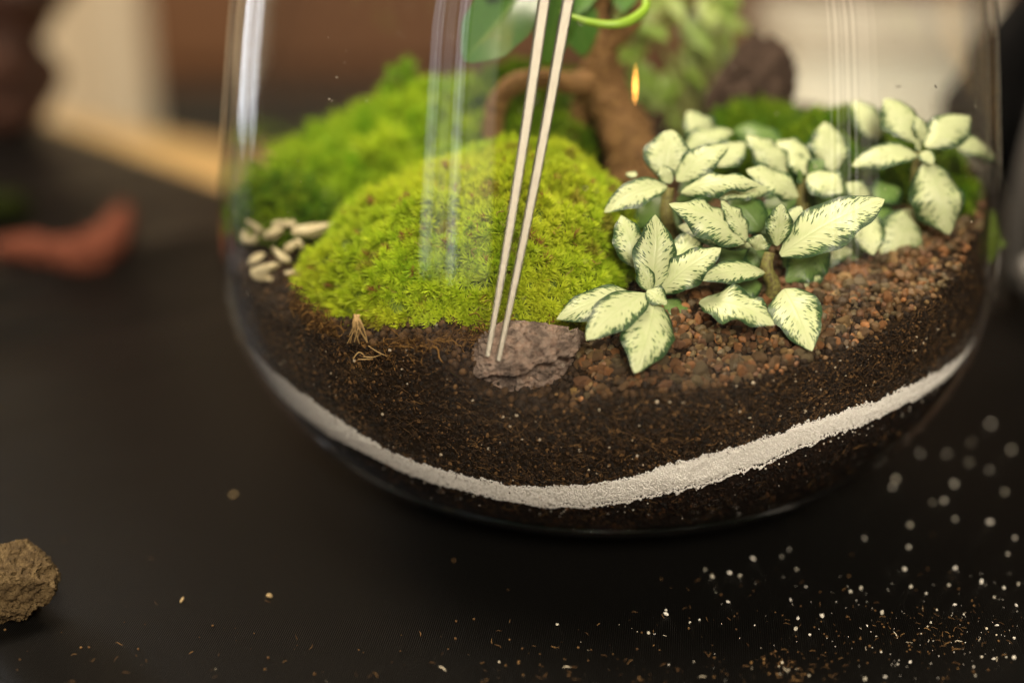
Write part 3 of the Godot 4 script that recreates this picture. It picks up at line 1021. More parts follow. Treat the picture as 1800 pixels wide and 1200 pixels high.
	for i in 26:
		var k := i / 26.0
		var q := sp.lerp(at(708, 128, -0.03) - c2, k)
		sx.append(turned(q + Vector3(r2.randfn(0, 0.0025), 0, r2.randfn(0, 0.0025)), Vector3.ONE * 0.7, r2))
		sc.append(Color(0.20, 0.38, 0.02))
	swarm("sprig", fronds[0], mm, sx, sc, t2)
	# low patches of the same moss: front of it, behind the tree and at the right wall
	for g in [[500, 395, 0.015, 0.012, 0.010, "small patch of bright moss in front of the feathery moss at the left"], [1690, 420, 0.028, 0.012, 0.012, "small patch of dark green moss against the glass at the right"], [1470, 300, 0.012, 0.018, 0.014, "dim green moss between the veined plants at the right"], [1330, 290, -0.012, 0.018, 0.016, "dim green moss at the foot of the dark rock"], [1585, 330, 0.014, 0.014, 0.012, "green moss clump under the wide open right plant"], [930, 245, -0.03, 0.03, 0.022, "mossy hummock under the arched root of the small tree"]]:
		var c := at(g[0], g[1], g[2])
		c.y = minf(c.y, soil_y(c.x, c.z) + 0.016)
		var tp := thing("moss_patch", g[5], "moss", c)
		var rr: float = g[3]
		var hh: float = g[4]
		part("moss_body", rock_mesh(60 + int(g[0]) % 17, Vector3(rr, hh, rr) * 0.85, 3, 0.08, 0), under, tp)
		moss_swarm(tp, fronds.slice(0, 2), mm, 500, func(r: RandomNumberGenerator) -> Array:
			var d := Vector3(r.randfn(), absf(r.randfn()), r.randfn()).normalized()
			var p := d * Vector3(rr, hh, rr) * 0.8
			var w := c + p
			if Vector2(w.x, w.z).length() > inner_r(w.y) - 0.006: return []
			return [p, d], func(p: Vector3, n: Vector3, r: RandomNumberGenerator) -> Color:
				return Color(0.06, 0.17, 0.006).lerp(Color(0.20, 0.30, 0.012), r.randf()), 0.5, 0.9, 0.5, int(g[0]))

# ---------------------------------------------------------------- the small tree and the leafy plant behind it
func tree() -> void:
	var bark := tri(std(Color.WHITE, 0.75, 0.35), noise_tex(0.02, [0.0, lin(0.07, 0.036, 0.015), 0.5, lin(0.19, 0.105, 0.04), 1.0, lin(0.36, 0.215, 0.085)], 61, 512), noise_tex(0.03, [], 62, 512), 30.0, 0.8)
	var foot := at(1115, 285, 0.0)
	var t := thing("small_tree", "small twisted tree with brown trunk and arched root in the jar", "tree", foot)
	var q := func(x: float, y: float, z: float) -> Vector3: return at(x, y, z) - foot
	part("trunk", sweep([q.call(1125, 330, 0.002), q.call(1112, 268, 0.0), q.call(1084, 200, -0.002), q.call(1058, 140, -0.004), q.call(1052, 70, -0.004), q.call(1046, 0, -0.004), q.call(1058, -70, -0.003), q.call(1040, -150, -0.002)], [0.0080, 0.0082, 0.0068, 0.0058, 0.0046, 0.0050, 0.0050, 0.004], 18, 60, 0.30), bark, t)
	part("root", sweep([q.call(1062, 140, -0.004), q.call(1010, 146, 0.0), q.call(950, 138, 0.003), q.call(900, 150, 0.004), q.call(872, 190, 0.005), q.call(866, 262, 0.006)], [0.0050, 0.0034, 0.0030, 0.0030, 0.0030, 0.0028], 14, 40, 0.16), bark, t)
	part("root", sweep([q.call(1050, 150, -0.006), q.call(1024, 190, -0.010), q.call(1015, 260, -0.012)], [0.005, 0.0035, 0.0032], 12, 24, 0.16), bark, t)
	part("branch", sweep([q.call(1062, 80, -0.004), q.call(1090, 60, -0.002), q.call(1115, 30, 0.0), q.call(1135, -30, 0.0)], [0.004, 0.003, 0.0026, 0.002], 10, 24, 0.16), bark, t)
	part("branch", sweep([q.call(1048, 10, -0.004), q.call(1000, -30, 0.006), q.call(945, -60, 0.02)], [0.004, 0.003, 0.002], 10, 24, 0.16), bark, t)
	var gm := std(Color.WHITE, 0.28, 0.6)
	gm.albedo_texture = green_leaf_texture()
	gm.backlight_enabled = true
	gm.backlight = Color(0.35, 0.35, 0.35)
	for l in [[940, -45, 0.03, 815, 108, 0.035, 120, 0.5, 0.6, 0.6], [990, -40, 0.025, 962, 112, 0.02, 76, 0.0, 0.2, 1.0], [1000, -30, 0.01, 1028, 100, 0.005, 74, 0.2, 0.4, 0.9], [1110, -60, 0.0, 1095, 22, 0.01, 60, -0.2, 0.5, 0.9], [1060, -80, 0.0, 1010, 30, 0.016, 60, 0, 0.7, 0.7], [930, -90, 0.02, 860, -10, 0.04, 80, 0, 0.7, 0.7], [960, -60, 0.03, 905, 70, 0.03, 64, 0.2, 0.5, 0.8]]:
		var b := at(l[0], l[1], l[2])
		var e := at(l[3], l[4], l[5])
		part("leaf", leaf_mesh(b - foot, e - foot, l[6] * px_size((b + e) / 2), Vector3(l[7], l[8], l[9]).normalized(), 0.10, 0.15, 0.03, 0.5), gm, t)
	var edge := std(lin(0.24, 0.42, 0.03), 0.4)
	edge.backlight_enabled = true
	edge.backlight = Color(0.4, 0.4, 0.4)
	part("curled_leaf", sweep([q.call(985, 20, 0.03), q.call(1030, 37, 0.035), q.call(1078, 43, 0.036), q.call(1112, 34, 0.034), q.call(1136, 12, 0.03), q.call(1130, -20, 0.024)], [0.0004, 0.0009, 0.0011, 0.0013, 0.0012, 0.0006], 8, 40), edge, t)
	# leafy plant at the back: pale green drooping leaves
	var base := at(1210, 230, -0.05)
	base.y = soil_y(base.x, base.z)
	var f := thing("leafy_plant", "blurred light green leafy plant behind the tree trunk", "plant", base)
	var lm := std(lin(0.20, 0.28, 0.05), 0.5)
	lm.backlight_enabled = true
	lm.backlight = Color(0.6, 0.6, 0.6)
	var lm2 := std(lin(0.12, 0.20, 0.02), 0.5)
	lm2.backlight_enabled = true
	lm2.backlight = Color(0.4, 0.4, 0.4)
	for s in [[1190, 90], [1260, 40], [1150, 60], [1300, 90], [1230, -30]]:
		part("stem", sweep([Vector3.ZERO, (at(s[0], s[1], -0.05) - base) * 0.55 + Vector3(0.003, 0, 0), at(s[0], s[1], -0.05) - base], [0.0013, 0.0011, 0.0008], 7, 14), std(lin(0.16, 0.17, 0.05), 0.6), f)
	var lr := RandomNumberGenerator.new()
	lr.seed = 31
	for i in 70:
		var z0 := lr.randf_range(-0.072, -0.045)
		var px := lr.randf_range(1085, 1330)
		var py := lr.randf_range(-50, 190)
		if px > 1290 and py < 60: continue
		var a := lr.randf_range(0.25, 2.9)
		var ln := lr.randf_range(45, 95)
		var b := at(px, py, z0)
		var e := at(px + cos(a) * ln, py + sin(a) * ln, z0 + lr.randf_range(-0.01, 0.014))
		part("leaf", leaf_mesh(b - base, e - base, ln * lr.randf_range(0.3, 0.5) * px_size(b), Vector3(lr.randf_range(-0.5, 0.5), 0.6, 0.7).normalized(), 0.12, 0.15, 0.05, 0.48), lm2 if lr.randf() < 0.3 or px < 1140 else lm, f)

# ---------------------------------------------------------------- white veined plants
func fittonias() -> void:
	var veins := vein_height()
	for k in [[1, 110, 0.77, -0.25], [2, 60, 0.75, -0.3], [3, 150, 0.73, -0.05], [4, 90, 0.70, 1.0]]:
		var m := std(Color.WHITE, 0.42, 0.45)
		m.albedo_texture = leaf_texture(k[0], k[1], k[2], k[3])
		m.heightmap_enabled = true
		m.heightmap_texture = veins
		m.heightmap_scale = 0.012
		m.backlight_enabled = true
		m.backlight = Color(0.3, 0.3, 0.3)
		leaf_mats.append(m)
	stem_mat = tri(std(Color.WHITE, 0.7), noise_tex(0.03, [0.0, lin(0.05, 0.03, 0.012), 0.5, lin(0.13, 0.12, 0.03), 1.0, lin(0.24, 0.26, 0.06)], 71, 256), null, 90.0)
	# [base x, base y, base z, tip x, tip y, tip z, width, look, arch, fold, (hint)]
	plant("veined_plant", "white veined plant nearest the glass, in front beside the reddish rock", at(1148, 512, 0.086), [
		[1118, 470, 0.078, 1092, 378, 0.070, 50, 2, 0.10, 0.2],
		[1143, 512, 0.085, 1152, 377, 0.078, 66, 0, 0.10, 0.35, 0.25, 0.35, 0.9],
		[1122, 520, 0.087, 978, 561, 0.094, 56, 0, 0.14, 0.25, 0.1, 0.8, 0.6],
		[1138, 516, 0.088, 1031, 598, 0.103, 60, 1, 0.16, 0.2, -0.1, 0.8, 0.6],
		[1158, 515, 0.085, 1268, 436, 0.084, 54, 1, 0.10, 0.25],
		[1152, 528, 0.089, 1116, 656, 0.1075, 78, 0, 0.16, 0.25, 0.2, 0.7, 0.7],
		[1143, 512, 0.087, 1127, 463, 0.086, 27, 2, 0.05, 0.3, 0.1, 0.3, 0.9],
		[1138, 510, 0.089, 1172, 535, 0.092, 30, 2, 0.10, 0.2],
		[1160, 500, 0.078, 1235, 400, 0.066, 54, 2, 0.10, 0.2],
		[1165, 530, 0.080, 1215, 560, 0.082, 40, 3, 0.10, 0.2]])
	plant("veined_plant", "white veined plant with brown stem in the middle, its largest leaf pointing right", at(1355, 440, 0.076), [
		[1340, 405, 0.066, 1282, 342, 0.060, 62, 3, 0.10, 0.2],
		[1322, 432, 0.070, 1192, 398, 0.066, 46, 2, 0.12, 0.25],
		[1312, 425, 0.074, 1176, 358, 0.072, 66, 0, 0.14, 0.15, 0.2, 0.85, 0.5],
		[1315, 425, 0.074, 1268, 352, 0.070, 34, 0, 0.05, 0.3, 0.5, 0.4, 0.7],
		[1385, 410, 0.068, 1408, 362, 0.066, 34, 1, 0.10, 0.3],
		[1366, 432, 0.076, 1374, 358, 0.075, 40, 2, 0.06, 0.35, -0.1, 0.3, 0.95],
		[1372, 448, 0.078, 1556, 350, 0.076, 80, 0, 0.10, 0.22, -0.25, 0.75, 0.6],
		[1345, 478, 0.078, 1226, 492, 0.086, 40, 1, 0.14, 0.35],
		[1230, 530, 0.086, 1362, 571, 0.097, 62, 0, 0.18, 0.2, 0.1, 0.8, 0.6],
		[1378, 508, 0.082, 1428, 617, 0.0995, 76, 0, 0.14, 0.25, -0.15, 0.65, 0.75],
		[1452, 430, 0.066, 1382, 496, 0.072, 56, 3, 0.12, 0.15, 0.1, 0.5, 0.8],
		[1445, 466, 0.068, 1390, 508, 0.072, 40, 2, 0.12, 0.15],
		[1330, 440, 0.077, 1338, 412, 0.078, 32, 1, 0.1, 0.3],
		[1340, 480, 0.072, 1325, 425, 0.068, 40, 3, 0.1, 0.2],
		[1330, 470, 0.064, 1250, 430, 0.060, 56, 3, 0.12, 0.2],
		[1380, 470, 0.066, 1450, 400, 0.058, 56, 3, 0.12, 0.2],
		[1365, 430, 0.064, 1330, 360, 0.056, 54, 3, 0.12, 0.2],
		[1390, 455, 0.062, 1500, 440, 0.060, 52, 2, 0.14, 0.2],
		[1340, 500, 0.074, 1270, 515, 0.074, 46, 3, 0.14, 0.2]])
	plant("veined_plant", "white veined plant at the upper left, between the trunk and the dark rock", at(1178, 325, 0.058), [
		[1250, 262, 0.030, 1208, 196, 0.026, 56, 1, 0.14, 0.2],
		[1205, 262, 0.036, 1290, 232, 0.032, 44, 2, 0.18, 0.2],
		[1262, 292, 0.046, 1310, 250, 0.040, 44, 1, 0.12, 0.2],
		[1166, 315, 0.056, 1180, 228, 0.050, 66, 1, 0.10, 0.2, -0.15, 0.5, 0.85],
		[1190, 318, 0.058, 1282, 254, 0.054, 46, 1, 0.16, 0.3],
		[1172, 326, 0.060, 1062, 374, 0.066, 44, 1, 0.22, 0.35],
		[1198, 338, 0.062, 1340, 326, 0.066, 44, 1, 0.22, 0.25],
		[1180, 322, 0.060, 1160, 291, 0.059, 24, 1, 0.06, 0.3, 0, 0.4, 0.9],
		[1180, 350, 0.052, 1110, 400, 0.050, 50, 3, 0.12, 0.2],
		[1190, 350, 0.054, 1250, 388, 0.052, 50, 3, 0.12, 0.2],
		[1185, 360, 0.050, 1160, 440, 0.052, 50, 3, 0.12, 0.2],
		[1195, 340, 0.044, 1260, 330, 0.036, 50, 3, 0.12, 0.2],
		[1120, 308, 0.056, 1100, 305, 0.054, 14, 1, 0.1, 0.2]])
	plant("veined_plant", "white veined plant in the middle of the rear row, behind the brown stem", at(1418, 310, 0.050), [
		[1380, 262, 0.034, 1290, 226, 0.024, 50, 3, 0.18, 0.2],
		[1385, 305, 0.046, 1312, 238, 0.040, 52, 0, 0.12, 0.2],
		[1425, 282, 0.044, 1362, 250, 0.038, 42, 1, 0.14, 0.1],
		[1420, 306, 0.048, 1388, 270, 0.044, 36, 1, 0.06, 0.3],
		[1465, 300, 0.044, 1450, 214, 0.036, 62, 1, 0.12, 0.2, 0.1, 0.55, 0.8],
		[1412, 318, 0.052, 1402, 300, 0.054, 26, 3, 0.1, 0.2],
		[1404, 345, 0.058, 1312, 298, 0.056, 50, 1, 0.16, 0.2],
		[1350, 332, 0.060, 1254, 348, 0.066, 36, 0, 0.14, 0.25],
		[1420, 308, 0.052, 1482, 338, 0.058, 56, 1, 0.16, 0.2],
		[1424, 306, 0.050, 1450, 282, 0.050, 28, 3, 0.1, 0.3],
		[1430, 345, 0.046, 1480, 385, 0.046, 50, 3, 0.1, 0.2],
		[1415, 340, 0.046, 1430, 400, 0.048, 50, 3, 0.1, 0.2],
		[1400, 340, 0.040, 1330, 330, 0.036, 50, 3, 0.1, 0.2],
		[1435, 330, 0.040, 1510, 340, 0.034, 46, 3, 0.1, 0.2],
		[1400, 350, 0.052, 1340, 372, 0.052, 46, 3, 0.1, 0.2]])
	plant("veined_plant", "white veined plant at the right, close to the glass, with wide open leaves", at(1622, 262, 0.046), [
		[1545, 245, 0.030, 1500, 178, 0.024, 50, 1, 0.12, 0.2],
		[1612, 250, 0.044, 1556, 172, 0.036, 60, 1, 0.12, 0.15],
		[1625, 250, 0.044, 1610, 205, 0.042, 26, 1, 0.08, 0.2],
		[1680, 256, 0.038, 1748, 283, 0.030, 42, 1, 0.22, 0.2],
		[1628, 258, 0.046, 1706, 204, 0.038, 54, 1, 0.12, 0.2],
		[1614, 272, 0.048, 1498, 292, 0.050, 46, 1, 0.20, 0.2],
		[1628, 285, 0.050, 1670, 412, 0.058, 84, 0, 0.12, 0.2, 0, 0.6, 0.8],
		[1604, 368, 0.050, 1546, 492, 0.058, 68, 0, 0.12, 0.2, 0.2, 0.5, 0.85],
		[1622, 266, 0.049, 1640, 290, 0.052, 26, 1, 0.1, 0.3],
		[1620, 262, 0.048, 1606, 245, 0.049, 22, 1, 0.1, 0.3]])
	plant("veined_plant", "low white veined plant half hidden below the largest leaf at the right", at(1512, 372, 0.052), [
		[1530, 362, 0.052, 1488, 322, 0.052, 44, 1, 0.12, 0.2],
		[1512, 376, 0.054, 1536, 448, 0.064, 54, 1, 0.14, 0.2, 0, 0.6, 0.8],
		[1500, 400, 0.052, 1505, 468, 0.058, 34, 3, 0.12, 0.2, 0, 0.5, 0.85],
		[1540, 350, 0.046, 1580, 330, 0.040, 44, 3, 0.12, 0.2],
		[1530, 372, 0.048, 1590, 400, 0.048, 40, 3, 0.12, 0.2]])

# ---------------------------------------------------------------- gravel
func gravel() -> void:
	var cols := [Color(0.105, 0.060, 0.024), Color(0.150, 0.070, 0.025), Color(0.085, 0.060, 0.028), Color(0.175, 0.110, 0.042), Color(0.060, 0.038, 0.019), Color(0.130, 0.074, 0.032), Color(0.105, 0.078, 0.038), Color(0.22, 0.098, 0.034), Color(0.13, 0.064, 0.031)]
	var shapes: Array = []
	for i in 9: shapes.append(rock_mesh(300 + i, Vector3(1.0, 0.72 + 0.05 * (i % 4), 0.8), 2, 0.10, 10, 0.0, 0.58))
	var bump := noise_tex(0.06, [], 81, 256)
	var mats: Array = []
	for c in cols:
		var m := tri(std(lin(c.r, c.g, c.b), 0.62, 0.45), null, bump, 60.0, 0.25)
		mats.append(m)
	var all: Array = []
	for i in 8500:
		var x := rng.randf_range(-0.022, 0.104)
		var z := rng.randf_range(-0.02, 0.106)
		var y := soil_y(x, z)
		var s := 0.0008 + 0.0010 * pow(rng.randf(), 1.8)
		if rng.randf() < 0.02: s = rng.randf_range(0.0017, 0.0024)
		var r := Vector2(x, z).length()
		if r > inner_r(y) - s * 1.05 - 0.0006: continue
		# the bed thins out towards the cushion and the rock
		var left := -0.012 + 0.004 * n_soft.get_noise_2d(z * 60.0, 2.0)
		if x < left + (0.02 if z < 0.08 else 0.0): continue
		if Vector2(x + 0.04, (z - 0.04) * 0.9).length() < 0.05: continue
		# bare soil shows at the right wall
		if r > inner_r(y) - 0.010 and x > 0.05 and rng.randf() < 0.35: continue
		all.append([Vector3(x, y + s * rng.randf_range(0.15, 0.9), z), s, z + 0.3 * y])
	all.sort_custom(func(a, b): return a[1] * 8.0 + a[2] * 0.4 > b[1] * 8.0 + b[2] * 0.4)
	var xs: Array = []
	var cs: Array = []
	for k in 9:
		xs.append([])
		cs.append([])
	for i in all.size():
		var p: Vector3 = all[i][0]
		var s: float = all[i][1]
		var k := rng.randi() % 9
		var f := turned(p, Vector3.ONE * s)
		if i < 240:
			var o := part("pebble", shapes[k], mats[rng.randi() % 9])
			o.transform = f
			tag(o, "small reddish brown pebble lying in the gravel below the veined plants", "pebble", "pebbles of the gravel bed")
		else:
			xs[k].append(f)
			var c: Color = cols[rng.randi() % 9] * rng.randf_range(0.75, 1.25)
			cs[k].append(Color(c.r, c.g, c.b))
	var t := thing("gravel", "fine reddish brown gravel covering the soil under the veined plants", "gravel", Vector3.ZERO, "", "stuff")
	var gm := tri(tinted(0.62, 0.45), null, bump, 1.0 / 8.0, 0.0)
	for k in 9: swarm("gravel_stones", shapes[k], gm, xs[k], cs[k], t)
	# three amber coloured stones seen at the glass beside the rock
	for g in [[1010, 692, 17, 0.30, 0.19, 0.06], [975, 700, 12, 0.26, 0.15, 0.05], [1062, 687, 11, 0.30, 0.11, 0.045]]:
		var p := at(g[0], g[1], 0.1015)
		var o := part("amber_stone", shapes[int(g[0]) % 9], tri(std(lin(g[3], g[4], g[5]), 0.4, 0.5), null, bump, 60.0, 0.2))
		o.transform = turned(p, Vector3.ONE * g[2] * px_size(p))
		tag(o, {1010: "yellowish amber stone at the glass just right of the reddish rock", 975: "brown amber stone half under the right end of the reddish rock", 1062: "orange red stone at the glass below the front plant"}[int(g[0])], "stone")

# ---------------------------------------------------------------- rocks and tweezers
func rocks_and_tweezers() -> void:
	var bump := noise_tex(0.03, [], 91, 512, 5)
	var red := tri(std(Color.WHITE, 0.85, 0.3), noise_tex(0.010, [0.0, lin(0.04, 0.03, 0.025), 0.38, lin(0.12, 0.09, 0.074), 0.56, lin(0.23, 0.18, 0.15), 0.72, lin(0.19, 0.125, 0.095), 1.0, lin(0.44, 0.36, 0.28)], 92, 512, 5), bump, 40.0, 0.9)
	var p := at(922, 640, 0.0972)
	var r := part("reddish_rock", rock_mesh(541, Vector3(0.0166, 0.0116, 0.0124), 6, 0.03, 2, 0.16, 0.74, [[-0.12, 1, 0.62, 0.50], [0.05, -0.30, 1, 0.60], [0.5, 0.35, 0.9, 0.62], [1, 0.2, 0.3, 0.76], [0.8, -0.7, 0.5, 0.66], [-0.8, 0.55, 0.35, 0.68], [-0.7, -0.45, 0.7, 0.72], [0.1, -1, 0.3, 0.6], [0.5, 1, 0.1, 0.62], [-0.4, 0.05, 1, 0.60], [0, 0, -1, 0.6]], 0.50), red, null, p)
	r.rotation_degrees = Vector3(-4, 0, 17)
	tag(r, "pitted pinkish brown rock at the front glass under the tweezer tips", "rock")
	var dk := tri(std(Color.WHITE, 0.85, 0.3), noise_tex(0.014, [0.0, lin(0.02, 0.013, 0.010), 0.5, lin(0.06, 0.04, 0.03), 1.0, lin(0.15, 0.10, 0.075)], 93, 512, 5), bump, 30.0, 1.2)
	p = at(1322, 190, -0.03)
	var d := part("dark_rock", rock_mesh(512, Vector3(0.0135, 0.022, 0.012), 5, 0.07, 10, 0.14), dk, null, p)
	d.rotation_degrees = Vector3(0, 20, -6)
	tag(d, "dark brown upright rock behind the veined plants at the back", "rock")
	var ox := tri(std(Color.WHITE, 0.8, 0.3), noise_tex(0.016, [0.0, lin(0.02, 0.013, 0.006), 0.45, lin(0.062, 0.041, 0.018), 1.0, lin(0.15, 0.108, 0.052)], 94, 512, 5), bump, 34.0, 1.2)
	p = on_table(16, 1074, 0.0) + Vector3(0, 0.0085, 0)
	var l := part("ochre_rock", rock_mesh(523, Vector3(0.0128, 0.0098, 0.012), 5, 0.06, 10, 0.14), ox, null, p)
	tag(l, "rough ochre brown rock on the black cloth at the left foreground", "rock")
	# pale chips at the left wall
	var pale := tri(std(Color.WHITE, 0.7), noise_tex(0.02, [0.0, lin(0.40, 0.34, 0.19), 1.0, lin(0.66, 0.60, 0.40)], 95, 256), bump, 60.0, 0.4)
	var chips := [[450, 505, 0.046, 26, 9, 24, "cream chip lowest at the left glass, lying on the dark soil"], [545, 424, 0.040, 40, 12, -12, "long cream chip tucked against the left side of the moss cushion"], [460, 395, 0.020, 34, 12, -10, "broad cream chip below the feathery moss at the left"], [496, 470, 0.046, 22, 12, 50, "tilted cream chip between moss cushion and left glass"], [430, 440, 0.030, 22, 12, 10, "cream chip touching the left glass above the soil"], [508, 378, 0.015, 30, 11, 8, "cream chip half hidden under the feathery moss"], [480, 430, 0.036, 26, 9, -24, "thin cream chip in the middle of the pale pile"], [520, 500, 0.050, 20, 8, 14, "small cream chip under the left edge of the moss cushion"], [438, 475, 0.042, 18, 8, -36, "short cream chip standing against the left glass"], [420, 400, 0.018, 24, 12, 20, "cream chip furthest up along the left glass"], [500, 412, 0.032, 20, 9, 4, "flat cream chip on top of the pale pile"], [470, 360, 0.010, 26, 10, 14, "cream chip at the very back of the pale pile"], [528, 448, 0.042, 18, 8, 60, "upright cream sliver touching the moss cushion"], [455, 420, 0.030, 24, 9, 30, "slanting cream chip near the top of the pale pile"], [470, 490, 0.048, 20, 9, -8, "flat cream chip just above the lowest one"], [510, 452, 0.044, 16, 8, -20, "smallest cream chip in the middle of the pale pile"], [440, 370, 0.008, 24, 10, 0, "cream chip behind the others at the glass"]]
	for c in chips:
		p = at(c[0], c[1], c[2])
		var k := px_size(p)
		var rr := Vector2(p.x, p.z).length()
		p.y += 0.003
		var mx: float = inner_r(p.y) - 0.006
		if rr > mx: p = Vector3(p.x * mx / rr, p.y, p.z * mx / rr)
		var o := part("pale_chip", rock_mesh(600 + int(c[0]), Vector3(c[3] * k * 1.2, c[4] * k * 1.2, c[4] * k * 1.6), 3, 0.08, 9, 0.0, 0.42), pale, null, p)
		o.rotation_degrees = Vector3(0, 0, -c[5])
		tag(o, c[6], "chip", "cream chips at the left glass")
	# dried root on the front edge of the cushion
	var top := at(627, 553, 0.0955)
	var t := thing("dried_root", "tuft of straw coloured dried root at the front edge of the moss cushion", "root", top)
	var straw := std(lin(0.30, 0.20, 0.08), 0.7)
	var rr2 := RandomNumberGenerator.new()
	rr2.seed = 5
	for i in 14:
		var e := at(609 + i * 3.0 + rr2.randf_range(-8, 8), 590 + rr2.randf_range(-10, 18), 0.0945 + rr2.randf_range(-0.002, 0.002)) - top
		var m := e * 0.45 + Vector3(rr2.randf_range(-0.001, 0.001), 0.0006, 0.001)
		part("strand", sweep([Vector3(rr2.randf_range(-0.0007, 0.0007), 0, 0), m, e], [0.00022, 0.0002, 0.00008], 5, 10), straw, t)
	for i in 4:
		var x0 := 620 + i * 9.0
		var a := at(x0, 612 + rr2.randf_range(-10, 22), 0.0955) - top
		var b := at(x0 + rr2.randf_range(20, 50), 618 + rr2.randf_range(-16, 16), 0.0958) - top
		part("strand", sweep([a, (a + b) / 2 + Vector3(0, rr2.randf_range(-0.001, 0.0015), 0), b], [0.00012, 0.00014, 0.00006], 5, 10), straw, t)
	# tweezers: two long steel arms that meet above the frame
	var steel := std(lin(0.22, 0.21, 0.18), 0.5)
	tri(steel, null, noise_tex(0.05, [], 98, 256), 120.0, 0.06)
	steel.metallic = 0.85
	steel.anisotropy_enabled = false
	var tw := thing("tweezers", "long steel tweezers reaching down into the jar to the reddish rock", "tweezers", at(868, 630, 0.1035))
	var o0 := tw.position
	for s in [[857, 626, 957, 0, 0.1042], [876, 634, 999, 0, 0.1030]]:
		var a := at(s[0], s[1], s[4]) - o0
		var b := at(s[2], s[3], s[4] - 0.030) - o0
		var dir := (b - a)
		var pts := [a, a.lerp(b, 0.33) + Vector3(0.0004, 0, 0), a.lerp(b, 0.66) + Vector3(0.0004, 0, 0), b, b + dir * 0.4]
		part("arm", arm_mesh(pts, [0.00055, 0.0010, 0.00122, 0.0014, 0.00145]), steel, tw)
	var top_l := at(957, 0, 0.0742) - o0 + (at(957, 0, 0.0742) - at(857, 626, 0.1042)) * 0.4
	var top_r := at(999, 0, 0.0730) - o0 + (at(999, 0, 0.0730) - at(876, 634, 0.1030)) * 0.4
	var end := (top_l + top_r) / 2 + Vector3(0.012, 0.07, -0.012)
	part("handle", arm_mesh([top_l, top_l.lerp(end, 0.5) + Vector3(-0.002, 0, 0), end], [0.0015, 0.002, 0.002]), steel, tw)
	part("handle", arm_mesh([top_r, top_r.lerp(end, 0.5) + Vector3(0.002, 0, 0), end + Vector3(0.003, 0, 0)], [0.0015, 0.002, 0.002]), steel, tw)

func arm_mesh(pts: Array, half: Array) -> ArrayMesh:
	# a bar of rounded square section
	var pos := PackedVector3Array()
	var idx := PackedInt32Array()
	var segs := 24
	var sec := [Vector2(1, -0.6), Vector2(1, 0.6), Vector2(0.7, 0.9), Vector2(-0.7, 0.9), Vector2(-1, 0.6), Vector2(-1, -0.6), Vector2(-0.7, -0.9), Vector2(0.7, -0.9)]
	var n := sec.size()
	for j in segs + 1:
		var t := float(j) / segs
		var p: Vector3 = spline(pts, t)
		var dir: Vector3 = (spline(pts, minf(t + 0.02, 1)) - spline(pts, maxf(t - 0.02, 0))).normalized()
		var x := dir.cross(Vector3(0, 0, 1)).normalized()
		var y := x.cross(dir)
		var r: float = spline(half, t)
		for q in sec: pos.append(p + x * q.x * r + y * q.y * r)
	for j in segs:
		for i in n:
			var a := j * n + i
			var b := j * n + (i + 1) % n
			idx.append_array([a, b, a + n, b, b + n, a + n])
	var c := pos.size()
	pos.append(spline(pts, 0.0))
	pos.append(spline(pts, 1.0))
	for i in n:
		idx.append_array([c, (i + 1) % n, i, c + 1, segs * n + i, segs * n + (i + 1) % n])
	return smooth_mesh(pos, idx, null, null, true)

